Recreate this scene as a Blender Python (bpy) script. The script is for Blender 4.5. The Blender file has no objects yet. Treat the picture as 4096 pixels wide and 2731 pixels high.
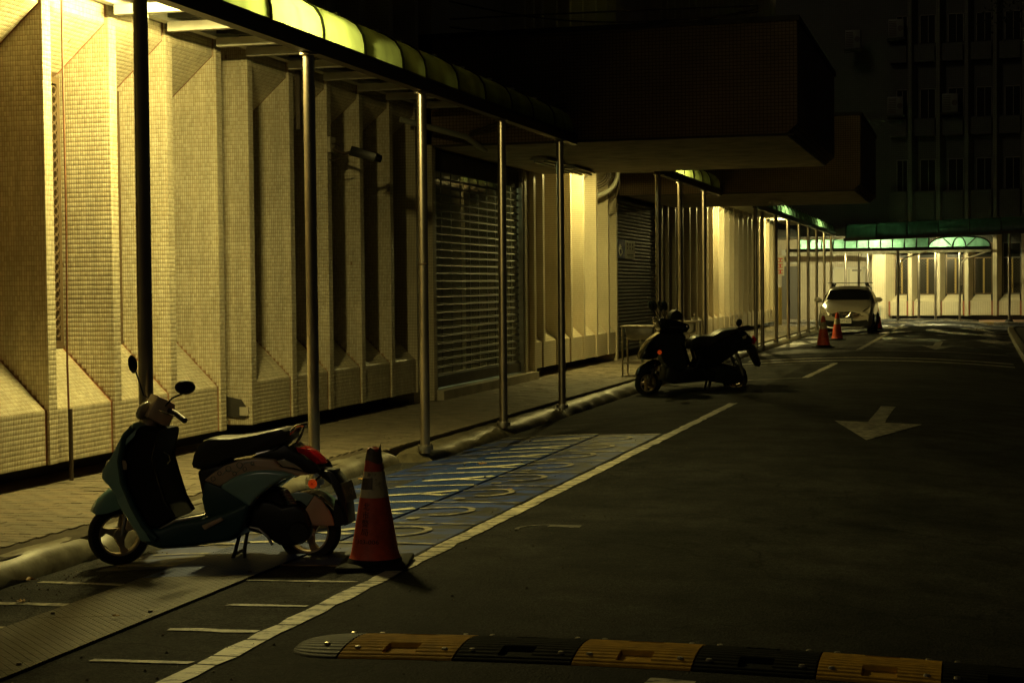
import bpy, bmesh, math, random
import numpy as np
from mathutils import Vector, Matrix
R = math.radians
random.seed(7); rng = np.random.default_rng(7)
S = bpy.context.scene
COL = S.collection

# ------------------------------------------------------------------ camera, world, added fill sun, exposure
CAMH = 1.6
def make_camera():
    pitch, roll, yaw = 0.0330, -0.0096, 0.2722
    cy, sy = math.cos(yaw), math.sin(yaw)
    fw = Vector((-sy, cy, 0)); r = Vector((cy, sy, 0)); u = Vector((0, 0, 1))
    fw2 = fw*math.cos(pitch) - u*math.sin(pitch); u2 = u*math.cos(pitch) + fw*math.sin(pitch)
    r3 = r*math.cos(roll) + u2*math.sin(roll); u3 = u2*math.cos(roll) - r*math.sin(roll)
    cd = bpy.data.cameras.new('camera'); cam = bpy.data.objects.new('camera', cd); COL.objects.link(cam)
    m = Matrix((r3, u3, -fw2)).transposed().to_4x4(); m.translation = Vector((0, 0, CAMH))
    cam.matrix_world = m
    cd.sensor_width = 36; cd.lens = 6558.6/4096*36; cd.clip_start = .05; cd.clip_end = 1500
    S.camera = cam
make_camera()

W = bpy.data.worlds.new('World'); S.world = W; W.use_nodes = True
nt = W.node_tree; nt.nodes.clear()
sky = nt.nodes.new('ShaderNodeTexSky'); sky.sky_type = 'NISHITA'; sky.sun_disc = False
sky.sun_elevation = R(28); sky.sun_rotation = R(198)
hsv = nt.nodes.new('ShaderNodeHueSaturation'); hsv.inputs['Saturation'].default_value = .25
mul = nt.nodes.new('ShaderNodeMixRGB'); mul.blend_type = 'MULTIPLY'; mul.inputs[0].default_value = 1
mul.inputs[2].default_value = (1, .86, .55, 1)
bg = nt.nodes.new('ShaderNodeBackground'); bg.inputs[1].default_value = .0010
wo = nt.nodes.new('ShaderNodeOutputWorld')
nt.links.new(sky.outputs[0], hsv.inputs['Color']); nt.links.new(hsv.outputs[0], mul.inputs[1])
nt.links.new(mul.outputs[0], bg.inputs[0]); nt.links.new(bg.outputs[0], wo.inputs[0])
sd = bpy.data.lights.new('fill_sun', 'SUN'); sd.energy = .062; sd.angle = R(12); sd.color = (1, .82, .5)  # weak warm sun added behind the camera to lift the fronts facing it
so = bpy.data.objects.new('fill_sun', sd); COL.objects.link(so)
so.rotation_euler = (R(62), 0, R(-18))
S.view_settings.view_transform = 'Standard'; S.view_settings.look = 'None'
S.view_settings.exposure = 0.0; S.view_settings.gamma = 1; S.view_settings.use_curve_mapping = False
S.cycles.sample_clamp_indirect = 4
S.cycles.max_bounces = 6

# ------------------------------------------------------------------ materials
def mat(name):
    m = bpy.data.materials.new(name); m.use_nodes = True; t = m.node_tree
    b = t.nodes.get('Principled BSDF'); return m, t, b
def nd(t, typ, **kw):
    n = t.nodes.new(typ)
    for k, v in kw.items(): setattr(n, k, v)
    return n
def simple(name, col, rough=.6, metal=0, noise=0, nscale=8, bump=0, bscale=60, spec=.5, emit=None, estr=0, coat=0):
    m, t, b = mat(name)
    b.inputs['Base Color'].default_value = (*col, 1); b.inputs['Roughness'].default_value = rough
    b.inputs['Metallic'].default_value = metal; b.inputs['Specular IOR Level'].default_value = spec
    b.inputs['Coat Weight'].default_value = coat; b.inputs['Coat Roughness'].default_value = .08
    if emit: b.inputs['Emission Color'].default_value = (*emit, 1); b.inputs['Emission Strength'].default_value = estr
    if noise or bump: co = nd(t, 'ShaderNodeTexCoord')
    if noise:
        n = nd(t, 'ShaderNodeTexNoise'); n.inputs['Scale'].default_value = nscale; n.inputs['Detail'].default_value = 6
        t.links.new(co.outputs['Object'], n.inputs['Vector'])
        r = nd(t, 'ShaderNodeMapRange'); r.inputs[1].default_value = .3; r.inputs[2].default_value = .7
        r.inputs[3].default_value = 1-noise; r.inputs[4].default_value = 1+noise*.6
        t.links.new(n.outputs[0], r.inputs[0])
        mx = nd(t, 'ShaderNodeVectorMath', operation='SCALE'); mx.inputs[0].default_value = col
        t.links.new(r.outputs[0], mx.inputs['Scale']); t.links.new(mx.outputs[0], b.inputs['Base Color'])
    if bump:
        n = nd(t, 'ShaderNodeTexNoise'); n.inputs['Scale'].default_value = bscale; n.inputs['Detail'].default_value = 4
        t.links.new(co.outputs['Object'], n.inputs['Vector'])
        bp = nd(t, 'ShaderNodeBump'); bp.inputs['Strength'].default_value = bump; bp.inputs['Distance'].default_value = .01
        t.links.new(n.outputs[0], bp.inputs['Height']); t.links.new(bp.outputs[0], b.inputs['Normal'])
    return m
def tile_island():
    m, t, b = mat('mosaic_tile')
    g = nd(t, 'ShaderNodeNewGeometry'); co = nd(t, 'ShaderNodeTexCoord')
    n = nd(t, 'ShaderNodeTexNoise'); n.inputs['Scale'].default_value = 1.3; n.inputs['Detail'].default_value = 5
    t.links.new(co.outputs['Object'], n.inputs['Vector'])
    cr = nd(t, 'ShaderNodeValToRGB')
    cr.color_ramp.elements[0].color = (.56, .49, .32, 1); cr.color_ramp.elements[1].color = (.72, .66, .48, 1)
    t.links.new(g.outputs['Random Per Island'], cr.inputs[0])
    r = nd(t, 'ShaderNodeMapRange'); r.inputs[1].default_value = .3; r.inputs[2].default_value = .7; r.inputs[3].default_value = .62; r.inputs[4].default_value = 1.08
    stm = nd(t, 'ShaderNodeMapping'); stm.inputs['Scale'].default_value = (7, 7, .35); t.links.new(co.outputs['Object'], stm.inputs[0])
    n3 = nd(t, 'ShaderNodeTexNoise'); n3.inputs['Scale'].default_value = 1.6; n3.inputs['Detail'].default_value = 6; t.links.new(stm.outputs[0], n3.inputs['Vector'])
    av = nd(t, 'ShaderNodeMath', operation='ADD'); t.links.new(n.outputs[0], av.inputs[0]); t.links.new(n3.outputs[0], av.inputs[1]); hv = nd(t, 'ShaderNodeMath', operation='MULTIPLY'); hv.inputs[1].default_value = .5; t.links.new(av.outputs[0], hv.inputs[0])
    t.links.new(hv.outputs[0], r.inputs[0])
    mx = nd(t, 'ShaderNodeVectorMath', operation='SCALE'); t.links.new(cr.outputs[0], mx.inputs[0]); t.links.new(r.outputs[0], mx.inputs['Scale'])
    t.links.new(mx.outputs[0], b.inputs['Base Color']); b.inputs['Roughness'].default_value = .3
    return m
def brick_mat(name, c1, c2, grout, bw, rh, gap, rough=.35, axis='auto', bump=.5, offset=0.0, stain=.2):
    m, t, b = mat(name)
    co = nd(t, 'ShaderNodeTexCoord'); g = nd(t, 'ShaderNodeNewGeometry')
    sp = nd(t, 'ShaderNodeSeparateXYZ'); t.links.new(co.outputs['Object'], sp.inputs[0])
    sn = nd(t, 'ShaderNodeSeparateXYZ'); t.links.new(g.outputs['Normal'], sn.inputs[0])
    ab = nd(t, 'ShaderNodeMath', operation='ABSOLUTE'); t.links.new(sn.outputs[1], ab.inputs[0])
    gt = nd(t, 'ShaderNodeMath', operation='GREATER_THAN'); gt.inputs[1].default_value = .6; t.links.new(ab.outputs[0], gt.inputs[0])
    mx = nd(t, 'ShaderNodeMix'); t.links.new(gt.outputs[0], mx.inputs[0]); t.links.new(sp.outputs[1], mx.inputs[2]); t.links.new(sp.outputs[0], mx.inputs[3])
    cb = nd(t, 'ShaderNodeCombineXYZ'); t.links.new(mx.outputs[0], cb.inputs[0]); t.links.new(sp.outputs[2], cb.inputs[1])
    br = nd(t, 'ShaderNodeTexBrick'); br.offset = offset; br.squash = 1
    t.links.new(cb.outputs[0], br.inputs['Vector'])
    for k, v in (('Color1', (*c1, 1)), ('Color2', (*c2, 1)), ('Mortar', (*grout, 1)), ('Scale', 1), ('Mortar Size', gap), ('Brick Width', bw), ('Row Height', rh), ('Mortar Smooth', .1)):
        br.inputs[k].default_value = v
    n = nd(t, 'ShaderNodeTexNoise'); n.inputs['Scale'].default_value = 1.1; n.inputs['Detail'].default_value = 6
    t.links.new(co.outputs['Object'], n.inputs['Vector'])
    r = nd(t, 'ShaderNodeMapRange'); r.inputs[1].default_value = .3; r.inputs[2].default_value = .7; r.inputs[3].default_value = 1-stain; r.inputs[4].default_value = 1.05
    t.links.new(n.outputs[0], r.inputs[0])
    sc = nd(t, 'ShaderNodeVectorMath', operation='SCALE'); t.links.new(br.outputs[0], sc.inputs[0]); t.links.new(r.outputs[0], sc.inputs['Scale'])
    t.links.new(sc.outputs[0], b.inputs['Base Color']); b.inputs['Roughness'].default_value = rough
    if bump:
        bp = nd(t, 'ShaderNodeBump'); bp.invert = True; bp.inputs['Strength'].default_value = bump; bp.inputs['Distance'].default_value = .003
        t.links.new(br.outputs['Fac'], bp.inputs['Height']); t.links.new(bp.outputs[0], b.inputs['Normal'])
    return m
def poly_mat(name, col, rough=.35):
    m = bpy.data.materials.new(name); m.use_nodes = True; t = m.node_tree; t.nodes.clear()
    o = nd(t, 'ShaderNodeOutputMaterial'); tr = nd(t, 'ShaderNodeBsdfTranslucent'); df = nd(t, 'ShaderNodeBsdfDiffuse'); gl = nd(t, 'ShaderNodeBsdfGlossy')
    co = nd(t, 'ShaderNodeTexCoord'); n = nd(t, 'ShaderNodeTexNoise'); n.inputs['Scale'].default_value = 3.2; n.inputs['Detail'].default_value = 7
    n2 = nd(t, 'ShaderNodeMapping'); n2.inputs['Scale'].default_value = (1.6, 1, .5)
    t.links.new(co.outputs['Object'], n2.inputs[0]); t.links.new(n2.outputs[0], n.inputs['Vector'])
    r = nd(t, 'ShaderNodeMapRange'); r.inputs[1].default_value = .35; r.inputs[2].default_value = .68; r.inputs[3].default_value = 1.12; r.inputs[4].default_value = .55
    t.links.new(n.outputs[0], r.inputs[0])
    sc = nd(t, 'ShaderNodeVectorMath', operation='SCALE'); sc.inputs[0].default_value = col; t.links.new(r.outputs[0], sc.inputs['Scale'])
    t.links.new(sc.outputs[0], tr.inputs[0]); df.inputs[0].default_value = (*[c*.35 for c in col], 1); gl.inputs['Roughness'].default_value = rough
    m1 = nd(t, 'ShaderNodeMixShader'); m1.inputs[0].default_value = .45; m2 = nd(t, 'ShaderNodeMixShader'); m2.inputs[0].default_value = .05
    t.links.new(tr.outputs[0], m1.inputs[1]); t.links.new(df.outputs[0], m1.inputs[2]); t.links.new(m1.outputs[0], m2.inputs[1]); t.links.new(gl.outputs[0], m2.inputs[2])
    t.links.new(m2.outputs[0], o.inputs[0]); return m
def asphalt_mat():
    m, t, b = mat('asphalt')
    co = nd(t, 'ShaderNodeTexCoord')
    def noise(s, d=5, src=None, rough=.55):
        n = nd(t, 'ShaderNodeTexNoise'); n.inputs['Scale'].default_value = s; n.inputs['Detail'].default_value = d; n.inputs['Roughness'].default_value = rough
        t.links.new((src or co.outputs['Object']), n.inputs['Vector']); return n
    a = noise(.7, 7); f = noise(160, 3); mp = nd(t, 'ShaderNodeMapping'); mp.inputs['Scale'].default_value = (.9, .35, 1); t.links.new(co.outputs['Object'], mp.inputs[0])
    w = noise(.8, 5, mp.outputs[0])
    cr = nd(t, 'ShaderNodeValToRGB'); cr.color_ramp.elements[0].position = .3; cr.color_ramp.elements[1].position = .72
    cr.color_ramp.elements[0].color = (.009, .0095, .0095, 1); cr.color_ramp.elements[1].color = (.028, .028, .0265, 1)
    t.links.new(a.outputs[0], cr.inputs[0])
    r = nd(t, 'ShaderNodeMapRange'); r.inputs[1].default_value = .35; r.inputs[2].default_value = .75; r.inputs[3].default_value = .6; r.inputs[4].default_value = 1.7
    t.links.new(f.outputs[0], r.inputs[0])
    vo = nd(t, 'ShaderNodeTexVoronoi'); vo.inputs['Scale'].default_value = 75; t.links.new(co.outputs['Object'], vo.inputs['Vector'])
    vr = nd(t, 'ShaderNodeMapRange'); vr.inputs[1].default_value = .0; vr.inputs[2].default_value = 1; vr.inputs[3].default_value = .55; vr.inputs[4].default_value = 1.9; t.links.new(vo.outputs['Color'], vr.inputs[0])
    ck = nd(t, 'ShaderNodeTexVoronoi', feature='DISTANCE_TO_EDGE'); ck.inputs['Scale'].default_value = .55; wn = noise(2.5, 6); mxv = nd(t, 'ShaderNodeMixRGB'); mxv.inputs[0].default_value = .35
    t.links.new(co.outputs['Object'], mxv.inputs[1]); t.links.new(wn.outputs['Color'], mxv.inputs[2]); t.links.new(mxv.outputs[0], ck.inputs['Vector'])
    ckr = nd(t, 'ShaderNodeMapRange'); ckr.inputs[1].default_value = .0; ckr.inputs[2].default_value = .006; ckr.inputs[3].default_value = .35; t.links.new(ck.outputs['Distance'], ckr.inputs[0])
    m2 = nd(t, 'ShaderNodeMath', operation='MULTIPLY'); t.links.new(r.outputs[0], m2.inputs[0]); t.links.new(vr.outputs[0], m2.inputs[1])
    m3 = nd(t, 'ShaderNodeMath', operation='MULTIPLY'); t.links.new(m2.outputs[0], m3.inputs[0]); t.links.new(ckr.outputs[0], m3.inputs[1])
    spx = nd(t, 'ShaderNodeSeparateXYZ'); t.links.new(co.outputs['Object'], spx.inputs[0]); old = nd(t, 'ShaderNodeMapRange'); old.inputs[1].default_value = -3.12; old.inputs[2].default_value = -3.20; old.inputs[3].default_value = 1; old.inputs[4].default_value = 1.9; t.links.new(spx.outputs[0], old.inputs[0])
    m4 = nd(t, 'ShaderNodeMath', operation='MULTIPLY'); t.links.new(m3.outputs[0], m4.inputs[0]); t.links.new(old.outputs[0], m4.inputs[1])
    bn = noise(2.6, 8, None, .7); bnr = nd(t, 'ShaderNodeMapRange'); bnr.inputs[1].default_value = .35; bnr.inputs[2].default_value = .65; bnr.inputs[3].default_value = .55; bnr.inputs[4].default_value = 1.45; t.links.new(bn.outputs[0], bnr.inputs[0])
    m5 = nd(t, 'ShaderNodeMath', operation='MULTIPLY'); t.links.new(m4.outputs[0], m5.inputs[0]); t.links.new(bnr.outputs[0], m5.inputs[1])
    sc = nd(t, 'ShaderNodeVectorMath', operation='SCALE'); t.links.new(cr.outputs[0], sc.inputs[0]); t.links.new(m5.outputs[0], sc.inputs['Scale'])
    t.links.new(sc.outputs[0], b.inputs['Base Color'])
    # damp patches left on the far half of the lane
    sp = nd(t, 'ShaderNodeSeparateXYZ'); t.links.new(co.outputs['Object'], sp.inputs[0])
    my = nd(t, 'ShaderNodeMapRange'); my.inputs[1].default_value = 36; my.inputs[2].default_value = 50; t.links.new(sp.outputs[1], my.inputs[0])
    wr = nd(t, 'ShaderNodeMapRange'); wr.inputs[1].default_value = .50; wr.inputs[2].default_value = .58; t.links.new(w.outputs[0], wr.inputs[0])
    mm = nd(t, 'ShaderNodeMath', operation='MULTIPLY'); t.links.new(my.outputs[0], mm.inputs[0]); t.links.new(wr.outputs[0], mm.inputs[1])
    rr = nd(t, 'ShaderNodeMapRange'); rr.inputs[3].default_value = .8; rr.inputs[4].default_value = .2; t.links.new(mm.outputs[0], rr.inputs[0])
    t.links.new(rr.outputs[0], b.inputs['Roughness'])
    sl = nd(t, 'ShaderNodeMapRange'); sl.inputs[3].default_value = .07; sl.inputs[4].default_value = .5; t.links.new(mm.outputs[0], sl.inputs[0]); t.links.new(sl.outputs[0], b.inputs['Specular IOR Level'])
    bp = nd(t, 'ShaderNodeBump'); bp.inputs['Strength'].default_value = .75; bp.inputs['Distance'].default_value = .006
    bs = nd(t, 'ShaderNodeMapRange'); bs.inputs[3].default_value = .75; bs.inputs[4].default_value = .12; t.links.new(mm.outputs[0], bs.inputs[0]); t.links.new(bs.outputs[0], bp.inputs['Strength'])
    hm_ = nd(t, 'ShaderNodeMath', operation='ADD'); t.links.new(f.outputs[0], hm_.inputs[0]); t.links.new(vo.outputs['Distance'], hm_.inputs[1]); t.links.new(hm_.outputs[0], bp.inputs['Height']); t.links.new(bp.outputs[0], b.inputs['Normal'])
    return m
def worn(name, col, under=(.04, .037, .03), amount=.45, scale=9, rough=.55, stretch=(1, 1, 1), soft=.06, bump=.4):
    m, t, b = mat(name)
    co = nd(t, 'ShaderNodeTexCoord'); mp = nd(t, 'ShaderNodeMapping'); mp.inputs['Scale'].default_value = stretch
    t.links.new(co.outputs['Object'], mp.inputs[0])
    n = nd(t, 'ShaderNodeTexNoise'); n.inputs['Scale'].default_value = scale; n.inputs['Detail'].default_value = 9; n.inputs['Roughness'].default_value = .7
    t.links.new(mp.outputs[0], n.inputs['Vector'])
    r = nd(t, 'ShaderNodeMapRange'); r.inputs[1].default_value = amount-soft; r.inputs[2].default_value = amount+soft
    t.links.new(n.outputs[0], r.inputs[0])
    mx = nd(t, 'ShaderNodeMixRGB'); mx.inputs[1].default_value = (*under, 1); mx.inputs[2].default_value = (*col, 1)
    t.links.new(r.outputs[0], mx.inputs[0])
    n2 = nd(t, 'ShaderNodeTexNoise'); n2.inputs['Scale'].default_value = 2.2; n2.inputs['Detail'].default_value = 6; t.links.new(co.outputs['Object'], n2.inputs['Vector'])
    r2 = nd(t, 'ShaderNodeMapRange'); r2.inputs[1].default_value = .3; r2.inputs[2].default_value = .7; r2.inputs[3].default_value = .6; r2.inputs[4].default_value = 1.1
    t.links.new(n2.outputs[0], r2.inputs[0]); sc = nd(t, 'ShaderNodeVectorMath', operation='SCALE'); t.links.new(mx.outputs[0], sc.inputs[0]); t.links.new(r2.outputs[0], sc.inputs['Scale'])
    t.links.new(sc.outputs[0], b.inputs['Base Color']); b.inputs['Roughness'].default_value = rough
    bp = nd(t, 'ShaderNodeBump'); bp.inputs['Strength'].default_value = bump; bp.inputs['Distance'].default_value = .004
    t.links.new(n.outputs[0], bp.inputs['Height']); t.links.new(bp.outputs[0], b.inputs['Normal'])
    return m
def checker_plate(name, blue):
    m, t, b = mat(name)
    co = nd(t, 'ShaderNodeTexCoord')
    def dia(ang, off):
        mp = nd(t, 'ShaderNodeMapping'); mp.inputs['Rotation'].default_value = (0, 0, ang); mp.inputs['Scale'].default_value = (26, 26, 26); mp.inputs['Location'].default_value = (off, off, 0)
        t.links.new(co.outputs['Object'], mp.inputs[0]); s = nd(t, 'ShaderNodeSeparateXYZ'); t.links.new(mp.outputs[0], s.inputs[0])
        o = []
        for k in (0, 1):
            fr = nd(t, 'ShaderNodeMath', operation='FRACT'); t.links.new(s.outputs[k], fr.inputs[0])
            sb = nd(t, 'ShaderNodeMath', operation='SUBTRACT'); sb.inputs[1].default_value = .5; t.links.new(fr.outputs[0], sb.inputs[0])
            ml = nd(t, 'ShaderNodeMath', operation='MULTIPLY'); ml.inputs[1].default_value = (2.2, 7.0)[k]; t.links.new(sb.outputs[0], ml.inputs[0])
            pw = nd(t, 'ShaderNodeMath', operation='MULTIPLY'); t.links.new(ml.outputs[0], pw.inputs[0]); t.links.new(ml.outputs[0], pw.inputs[1]); o.append(pw)
        ad = nd(t, 'ShaderNodeMath', operation='ADD'); t.links.new(o[0].outputs[0], ad.inputs[0]); t.links.new(o[1].outputs[0], ad.inputs[1])
        r = nd(t, 'ShaderNodeMapRange'); r.inputs[1].default_value = 1.0; r.inputs[2].default_value = .3; t.links.new(ad.outputs[0], r.inputs[0]); return r
    d1, d2 = dia(R(45), 0), dia(R(-45), .5)
    mxx = nd(t, 'ShaderNodeMath', operation='MAXIMUM'); t.links.new(d1.outputs[0], mxx.inputs[0]); t.links.new(d2.outputs[0], mxx.inputs[1])
    n = nd(t, 'ShaderNodeTexNoise'); n.inputs['Scale'].default_value = 3; n.inputs['Detail'].default_value = 7; t.links.new(co.outputs['Object'], n.inputs['Vector'])
    mx = nd(t, 'ShaderNodeMixRGB')
    if blue: mx.inputs[1].default_value = (.012, .035, .14, 1); mx.inputs[2].default_value = (.025, .065, .24, 1)
    else: mx.inputs[1].default_value = (.018, .015, .009, 1); mx.inputs[2].default_value = (.055, .043, .025, 1)
    t.links.new(n.outputs[0], mx.inputs[0]); t.links.new(mx.outputs[0], b.inputs['Base Color'])
    b.inputs['Metallic'].default_value = .1 if blue else .2; b.inputs['Roughness'].default_value = .5; b.inputs['Specular IOR Level'].default_value = .3
    bp = nd(t, 'ShaderNodeBump'); bp.inputs['Strength'].default_value = 1; bp.inputs['Distance'].default_value = .008
    t.links.new(mxx.outputs[0], bp.inputs['Height']); t.links.new(bp.outputs[0], b.inputs['Normal'])
    return m
def light_mat(name, col, strength):
    m = bpy.data.materials.new(name); m.use_nodes = True; t = m.node_tree; t.nodes.clear()
    o = nd(t, 'ShaderNodeOutputMaterial'); e = nd(t, 'ShaderNodeEmission'); e.inputs[0].default_value = (*col, 1); e.inputs[1].default_value = strength
    t.links.new(e.outputs[0], o.inputs[0]); return m
def glass_mat(name, tint, alpha=.35, rough=.05):
    m = bpy.data.materials.new(name); m.use_nodes = True; t = m.node_tree; t.nodes.clear()
    o = nd(t, 'ShaderNodeOutputMaterial'); tr = nd(t, 'ShaderNodeBsdfTransparent'); tr.inputs[0].default_value = (*tint, 1)
    gl = nd(t, 'ShaderNodeBsdfGlossy'); gl.inputs['Roughness'].default_value = rough; fr = nd(t, 'ShaderNodeFresnel'); fr.inputs[0].default_value = 1.5
    dd = nd(t, 'ShaderNodeBsdfDiffuse'); dd.inputs[0].default_value = (.95, .95, .70, 1); m0 = nd(t, 'ShaderNodeMixShader'); m0.inputs[0].default_value = .32; t.links.new(tr.outputs[0], m0.inputs[1]); t.links.new(dd.outputs[0], m0.inputs[2])
    mx = nd(t, 'ShaderNodeMixShader'); t.links.new(fr.outputs[0], mx.inputs[0]); t.links.new(m0.outputs[0], mx.inputs[1]); t.links.new(gl.outputs[0], mx.inputs[2]); t.links.new(mx.outputs[0], o.inputs[0]); return m
def stripe_mat(name, c1, c2, scale):
    m, t, b = mat(name); co = nd(t, 'ShaderNodeTexCoord'); w = nd(t, 'ShaderNodeTexWave'); w.wave_type = 'BANDS'; w.bands_direction = 'DIAGONAL'; w.wave_profile = 'SIN'
    w.inputs['Scale'].default_value = scale; t.links.new(co.outputs['Object'], w.inputs[0]); g = nd(t, 'ShaderNodeMath', operation='GREATER_THAN'); g.inputs[1].default_value = .5
    t.links.new(w.outputs['Fac'], g.inputs[0]); mx = nd(t, 'ShaderNodeMixRGB'); mx.inputs[1].default_value = (*c1, 1); mx.inputs[2].default_value = (*c2, 1); t.links.new(g.outputs[0], mx.inputs[0]); t.links.new(mx.outputs[0], b.inputs[0]); return m

M = {}
M['tile'] = tile_island()
M['grout'] = simple('tile_grout', (.30, .20, .10), .8, noise=.3, nscale=5)
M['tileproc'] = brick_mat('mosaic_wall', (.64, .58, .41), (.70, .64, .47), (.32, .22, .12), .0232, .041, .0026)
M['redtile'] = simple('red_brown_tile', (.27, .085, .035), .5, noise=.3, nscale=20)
M['soffit_tile'] = brick_mat('shaded_wing_mosaic', (.22, .155, .10), (.25, .18, .115), (.08, .055, .032), .05, .047, .005, stain=.3, rough=.9)  # wing tile colour darkened and reddened to carry the dim light on it
M['concrete'] = simple('bare_concrete', (.46, .41, .30), .8, noise=.35, nscale=2.5, bump=.3, bscale=12)
M['dark_concrete'] = simple('blackish_concrete', (.05, .045, .035), .9, noise=.3, nscale=4)  # near-black concrete for plinths, copings and other dark parts
M['steel'] = simple('stainless_steel', (.55, .49, .40), .33, 1, noise=.25, nscale=3)
M['steel_dull'] = simple('dull_steel', (.40, .38, .34), .45, 1, noise=.3, nscale=6)
M['beam'] = simple('brown_painted_steel', (.055, .040, .026), .4, .3, noise=.2)
M['rib'] = simple('dark_rib_steel', (.03, .028, .02), .45, .3)
M['white_beam'] = simple('white_painted_steel', (.62, .60, .50), .45, noise=.15, nscale=5)
M['poly_yellow'] = poly_mat('yellow_green_polycarbonate', (.40, .52, .20))  # yellower green than the farther canopy panels
M['poly_green'] = poly_mat('green_polycarbonate', (.20, .44, .33))
M['diffuser'] = poly_mat('white_diffuser', (.9, .88, .75))
M['poly_unlit'] = poly_mat('unlit_green_polycarbonate', (.05, .10, .08))  # green panel colour darkened so the end canopy looks unlit
M['asphalt'] = asphalt_mat()
M['paint'] = worn('worn_white_paint', (.70, .65, .48), amount=.455, scale=7, stretch=(1, 2, 1))
M['paint_thin'] = worn('faded_white_paint', (.50, .46, .33), amount=.50, scale=9, stretch=(1, 2, 1), soft=.07)
M['paint_icon'] = worn('white_symbol_paint', (.80, .76, .55), under=(.03, .06, .12), amount=.42, scale=14)
M['blue'] = worn('worn_blue_paint', (.016, .050, .24), under=(.022, .022, .020), amount=.50, scale=2.6, stretch=(1, 1.7, 1), soft=.04)
M['plate'] = checker_plate('checker_steel', False); M['plate_blue'] = checker_plate('blue_checker_steel', True)
M['kerb'] = worn('painted_kerb', (.29, .27, .20), under=(.12, .10, .065), amount=.45, scale=4, soft=.12, bump=.6, rough=.4)
M['kerb_dirty'] = worn('dirty_kerb', (.24, .21, .13), under=(.07, .06, .035), amount=.48, scale=6, soft=.15, bump=.8, rough=.45)
M['kerb_yellow'] = worn('yellow_kerb', (.55, .38, .06), under=(.4, .36, .25), amount=.5, scale=3, soft=.1)
M['paver'] = simple('grey_paver', (.22, .185, .125), .7, noise=.35, nscale=4, bump=.3, bscale=70)
M['paver2'] = simple('tan_paver', (.25, .20, .13), .7, noise=.35, nscale=5, bump=.3, bscale=70)
M['paver_red'] = simple('red_paving', (.33, .19, .12), .7, noise=.3, nscale=4)
M['joint'] = simple('sand_joint', (.085, .068, .042), .95, noise=.3)
M['earth'] = simple('dark_soil', (.03, .025, .015), .95, noise=.4, nscale=3, bump=.8, bscale=10)
M['rubber_yellow'] = simple('yellow_rubber', (.50, .28, .022), .8, spec=.15, noise=.3, nscale=14, bump=.25, bscale=120)
M['rubber_black'] = simple('black_rubber', (.014, .015, .013), .85, spec=.06, noise=.3, nscale=14, bump=.25, bscale=120)
M['rubber_grey'] = simple('grey_rubber', (.07, .068, .055), .7, noise=.3, nscale=14)  # lighter grey for the end cap of the bump
M['bolt'] = simple('bolt_steel', (.5, .45, .35), .35, 1)
M['cone'] = worn('orange_cone_plastic', (.85, .11, .04), under=(.45, .07, .035), amount=.42, scale=9, soft=.2, bump=.1)
M['cone_band'] = worn('scuffed_reflective_band', (.78, .66, .40), under=(.16, .11, .05), amount=.40, scale=22, soft=.08, bump=.1)
M['tape'] = simple('brown_tape', (.12, .085, .04), .35, noise=.3, nscale=30)
M['ink'] = simple('black_ink', (.012, .010, .008), .7)
M['teal'] = simple('teal_scooter_paint', (.27, .46, .42), .22, 0, coat=.8)
M['teal_dark'] = simple('dark_teal_plastic', (.022, .075, .082), .45)
M['beige'] = simple('beige_scooter_paint', (.66, .48, .33), .35, noise=.08, nscale=10, coat=.3)
M['matt_black'] = simple('matt_black_plastic', (.014, .014, .012), .8, spec=.2)
M['black'] = simple('black_plastic', (.010, .010, .009), .42)
M['gloss_black'] = simple('gloss_black_paint', (.008, .008, .007), .16, coat=.6)
M['vinyl'] = simple('black_vinyl', (.028, .026, .022), .36, bump=.1, bscale=200)
M['tyre'] = simple('tyre_rubber', (.016, .015, .013), .8)
M['rim'] = simple('cast_alloy_rim', (.50, .40, .26), .45, .3)
M['chrome'] = simple('chrome', (.8, .76, .68), .14, 1)
M['red_lens'] = simple('red_lens', (.75, .015, .03), .15, coat=1)
M['amber'] = simple('amber_reflector', (.95, .13, .02), .3, emit=(1, .10, .01), estr=.18)  # faint emission stands in for light the reflector sends back
M['mirror'] = simple('mirror_glass', (.05, .05, .05), .08, 1)
M['clear_lens'] = simple('clear_lens', (.5, .45, .32), .15, coat=1)
M['sticker'] = simple('pale_sticker', (.42, .33, .22), .5)
M['car_paint'] = simple('cream_car_paint', (.36, .32, .23), .3, coat=.8, noise=.06)
M['car_glass'] = simple('dark_windscreen', (.010, .010, .008), .05, spec=.8)
M['num_plate'] = simple('white_number_plate', (.72, .70, .60), .4)
M['green_plate'] = simple('pale_number_plate', (.10, .10, .08), .5)
M['winframe'] = simple('bronze_window_frame', (.16, .11, .06), .4, .4)
M['alu'] = simple('aluminium_frame', (.16, .15, .12), .5, .3)
M['darkglass'] = simple('dark_window_glass', (.008, .008, .006), .3, spec=.25)
M['curtain'] = simple('yellow_curtain', (.42, .30, .10), .9)
M['grille'] = simple('iron_grille', (.12, .10, .06), .5, .5)
M['shutter'] = simple('shutter_metal', (.06, .056, .042), .55, .1, noise=.2, nscale=4)
M['shutter_pane'] = glass_mat('shutter_pane_glass', (.92, .95, .85))
M['room'] = simple('room_wall', (.30, .32, .24), .8, noise=.2)
M['pale_pipe'] = simple('pale_pvc_pipe', (.42, .42, .34), .45)
M['dark_pipe'] = simple('dark_conduit', (.05, .035, .022), .4)
M['orange_pipe'] = simple('rusty_conduit', (.20, .085, .035), .6, noise=.3)
M['door'] = simple('cream_door_paint', (.66, .62, .44), .5)
M['plaster'] = brick_mat('far_cream_tile', (.62, .56, .38), (.66, .60, .42), (.36, .28, .16), .10, .047, .005, stain=.1)
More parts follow.
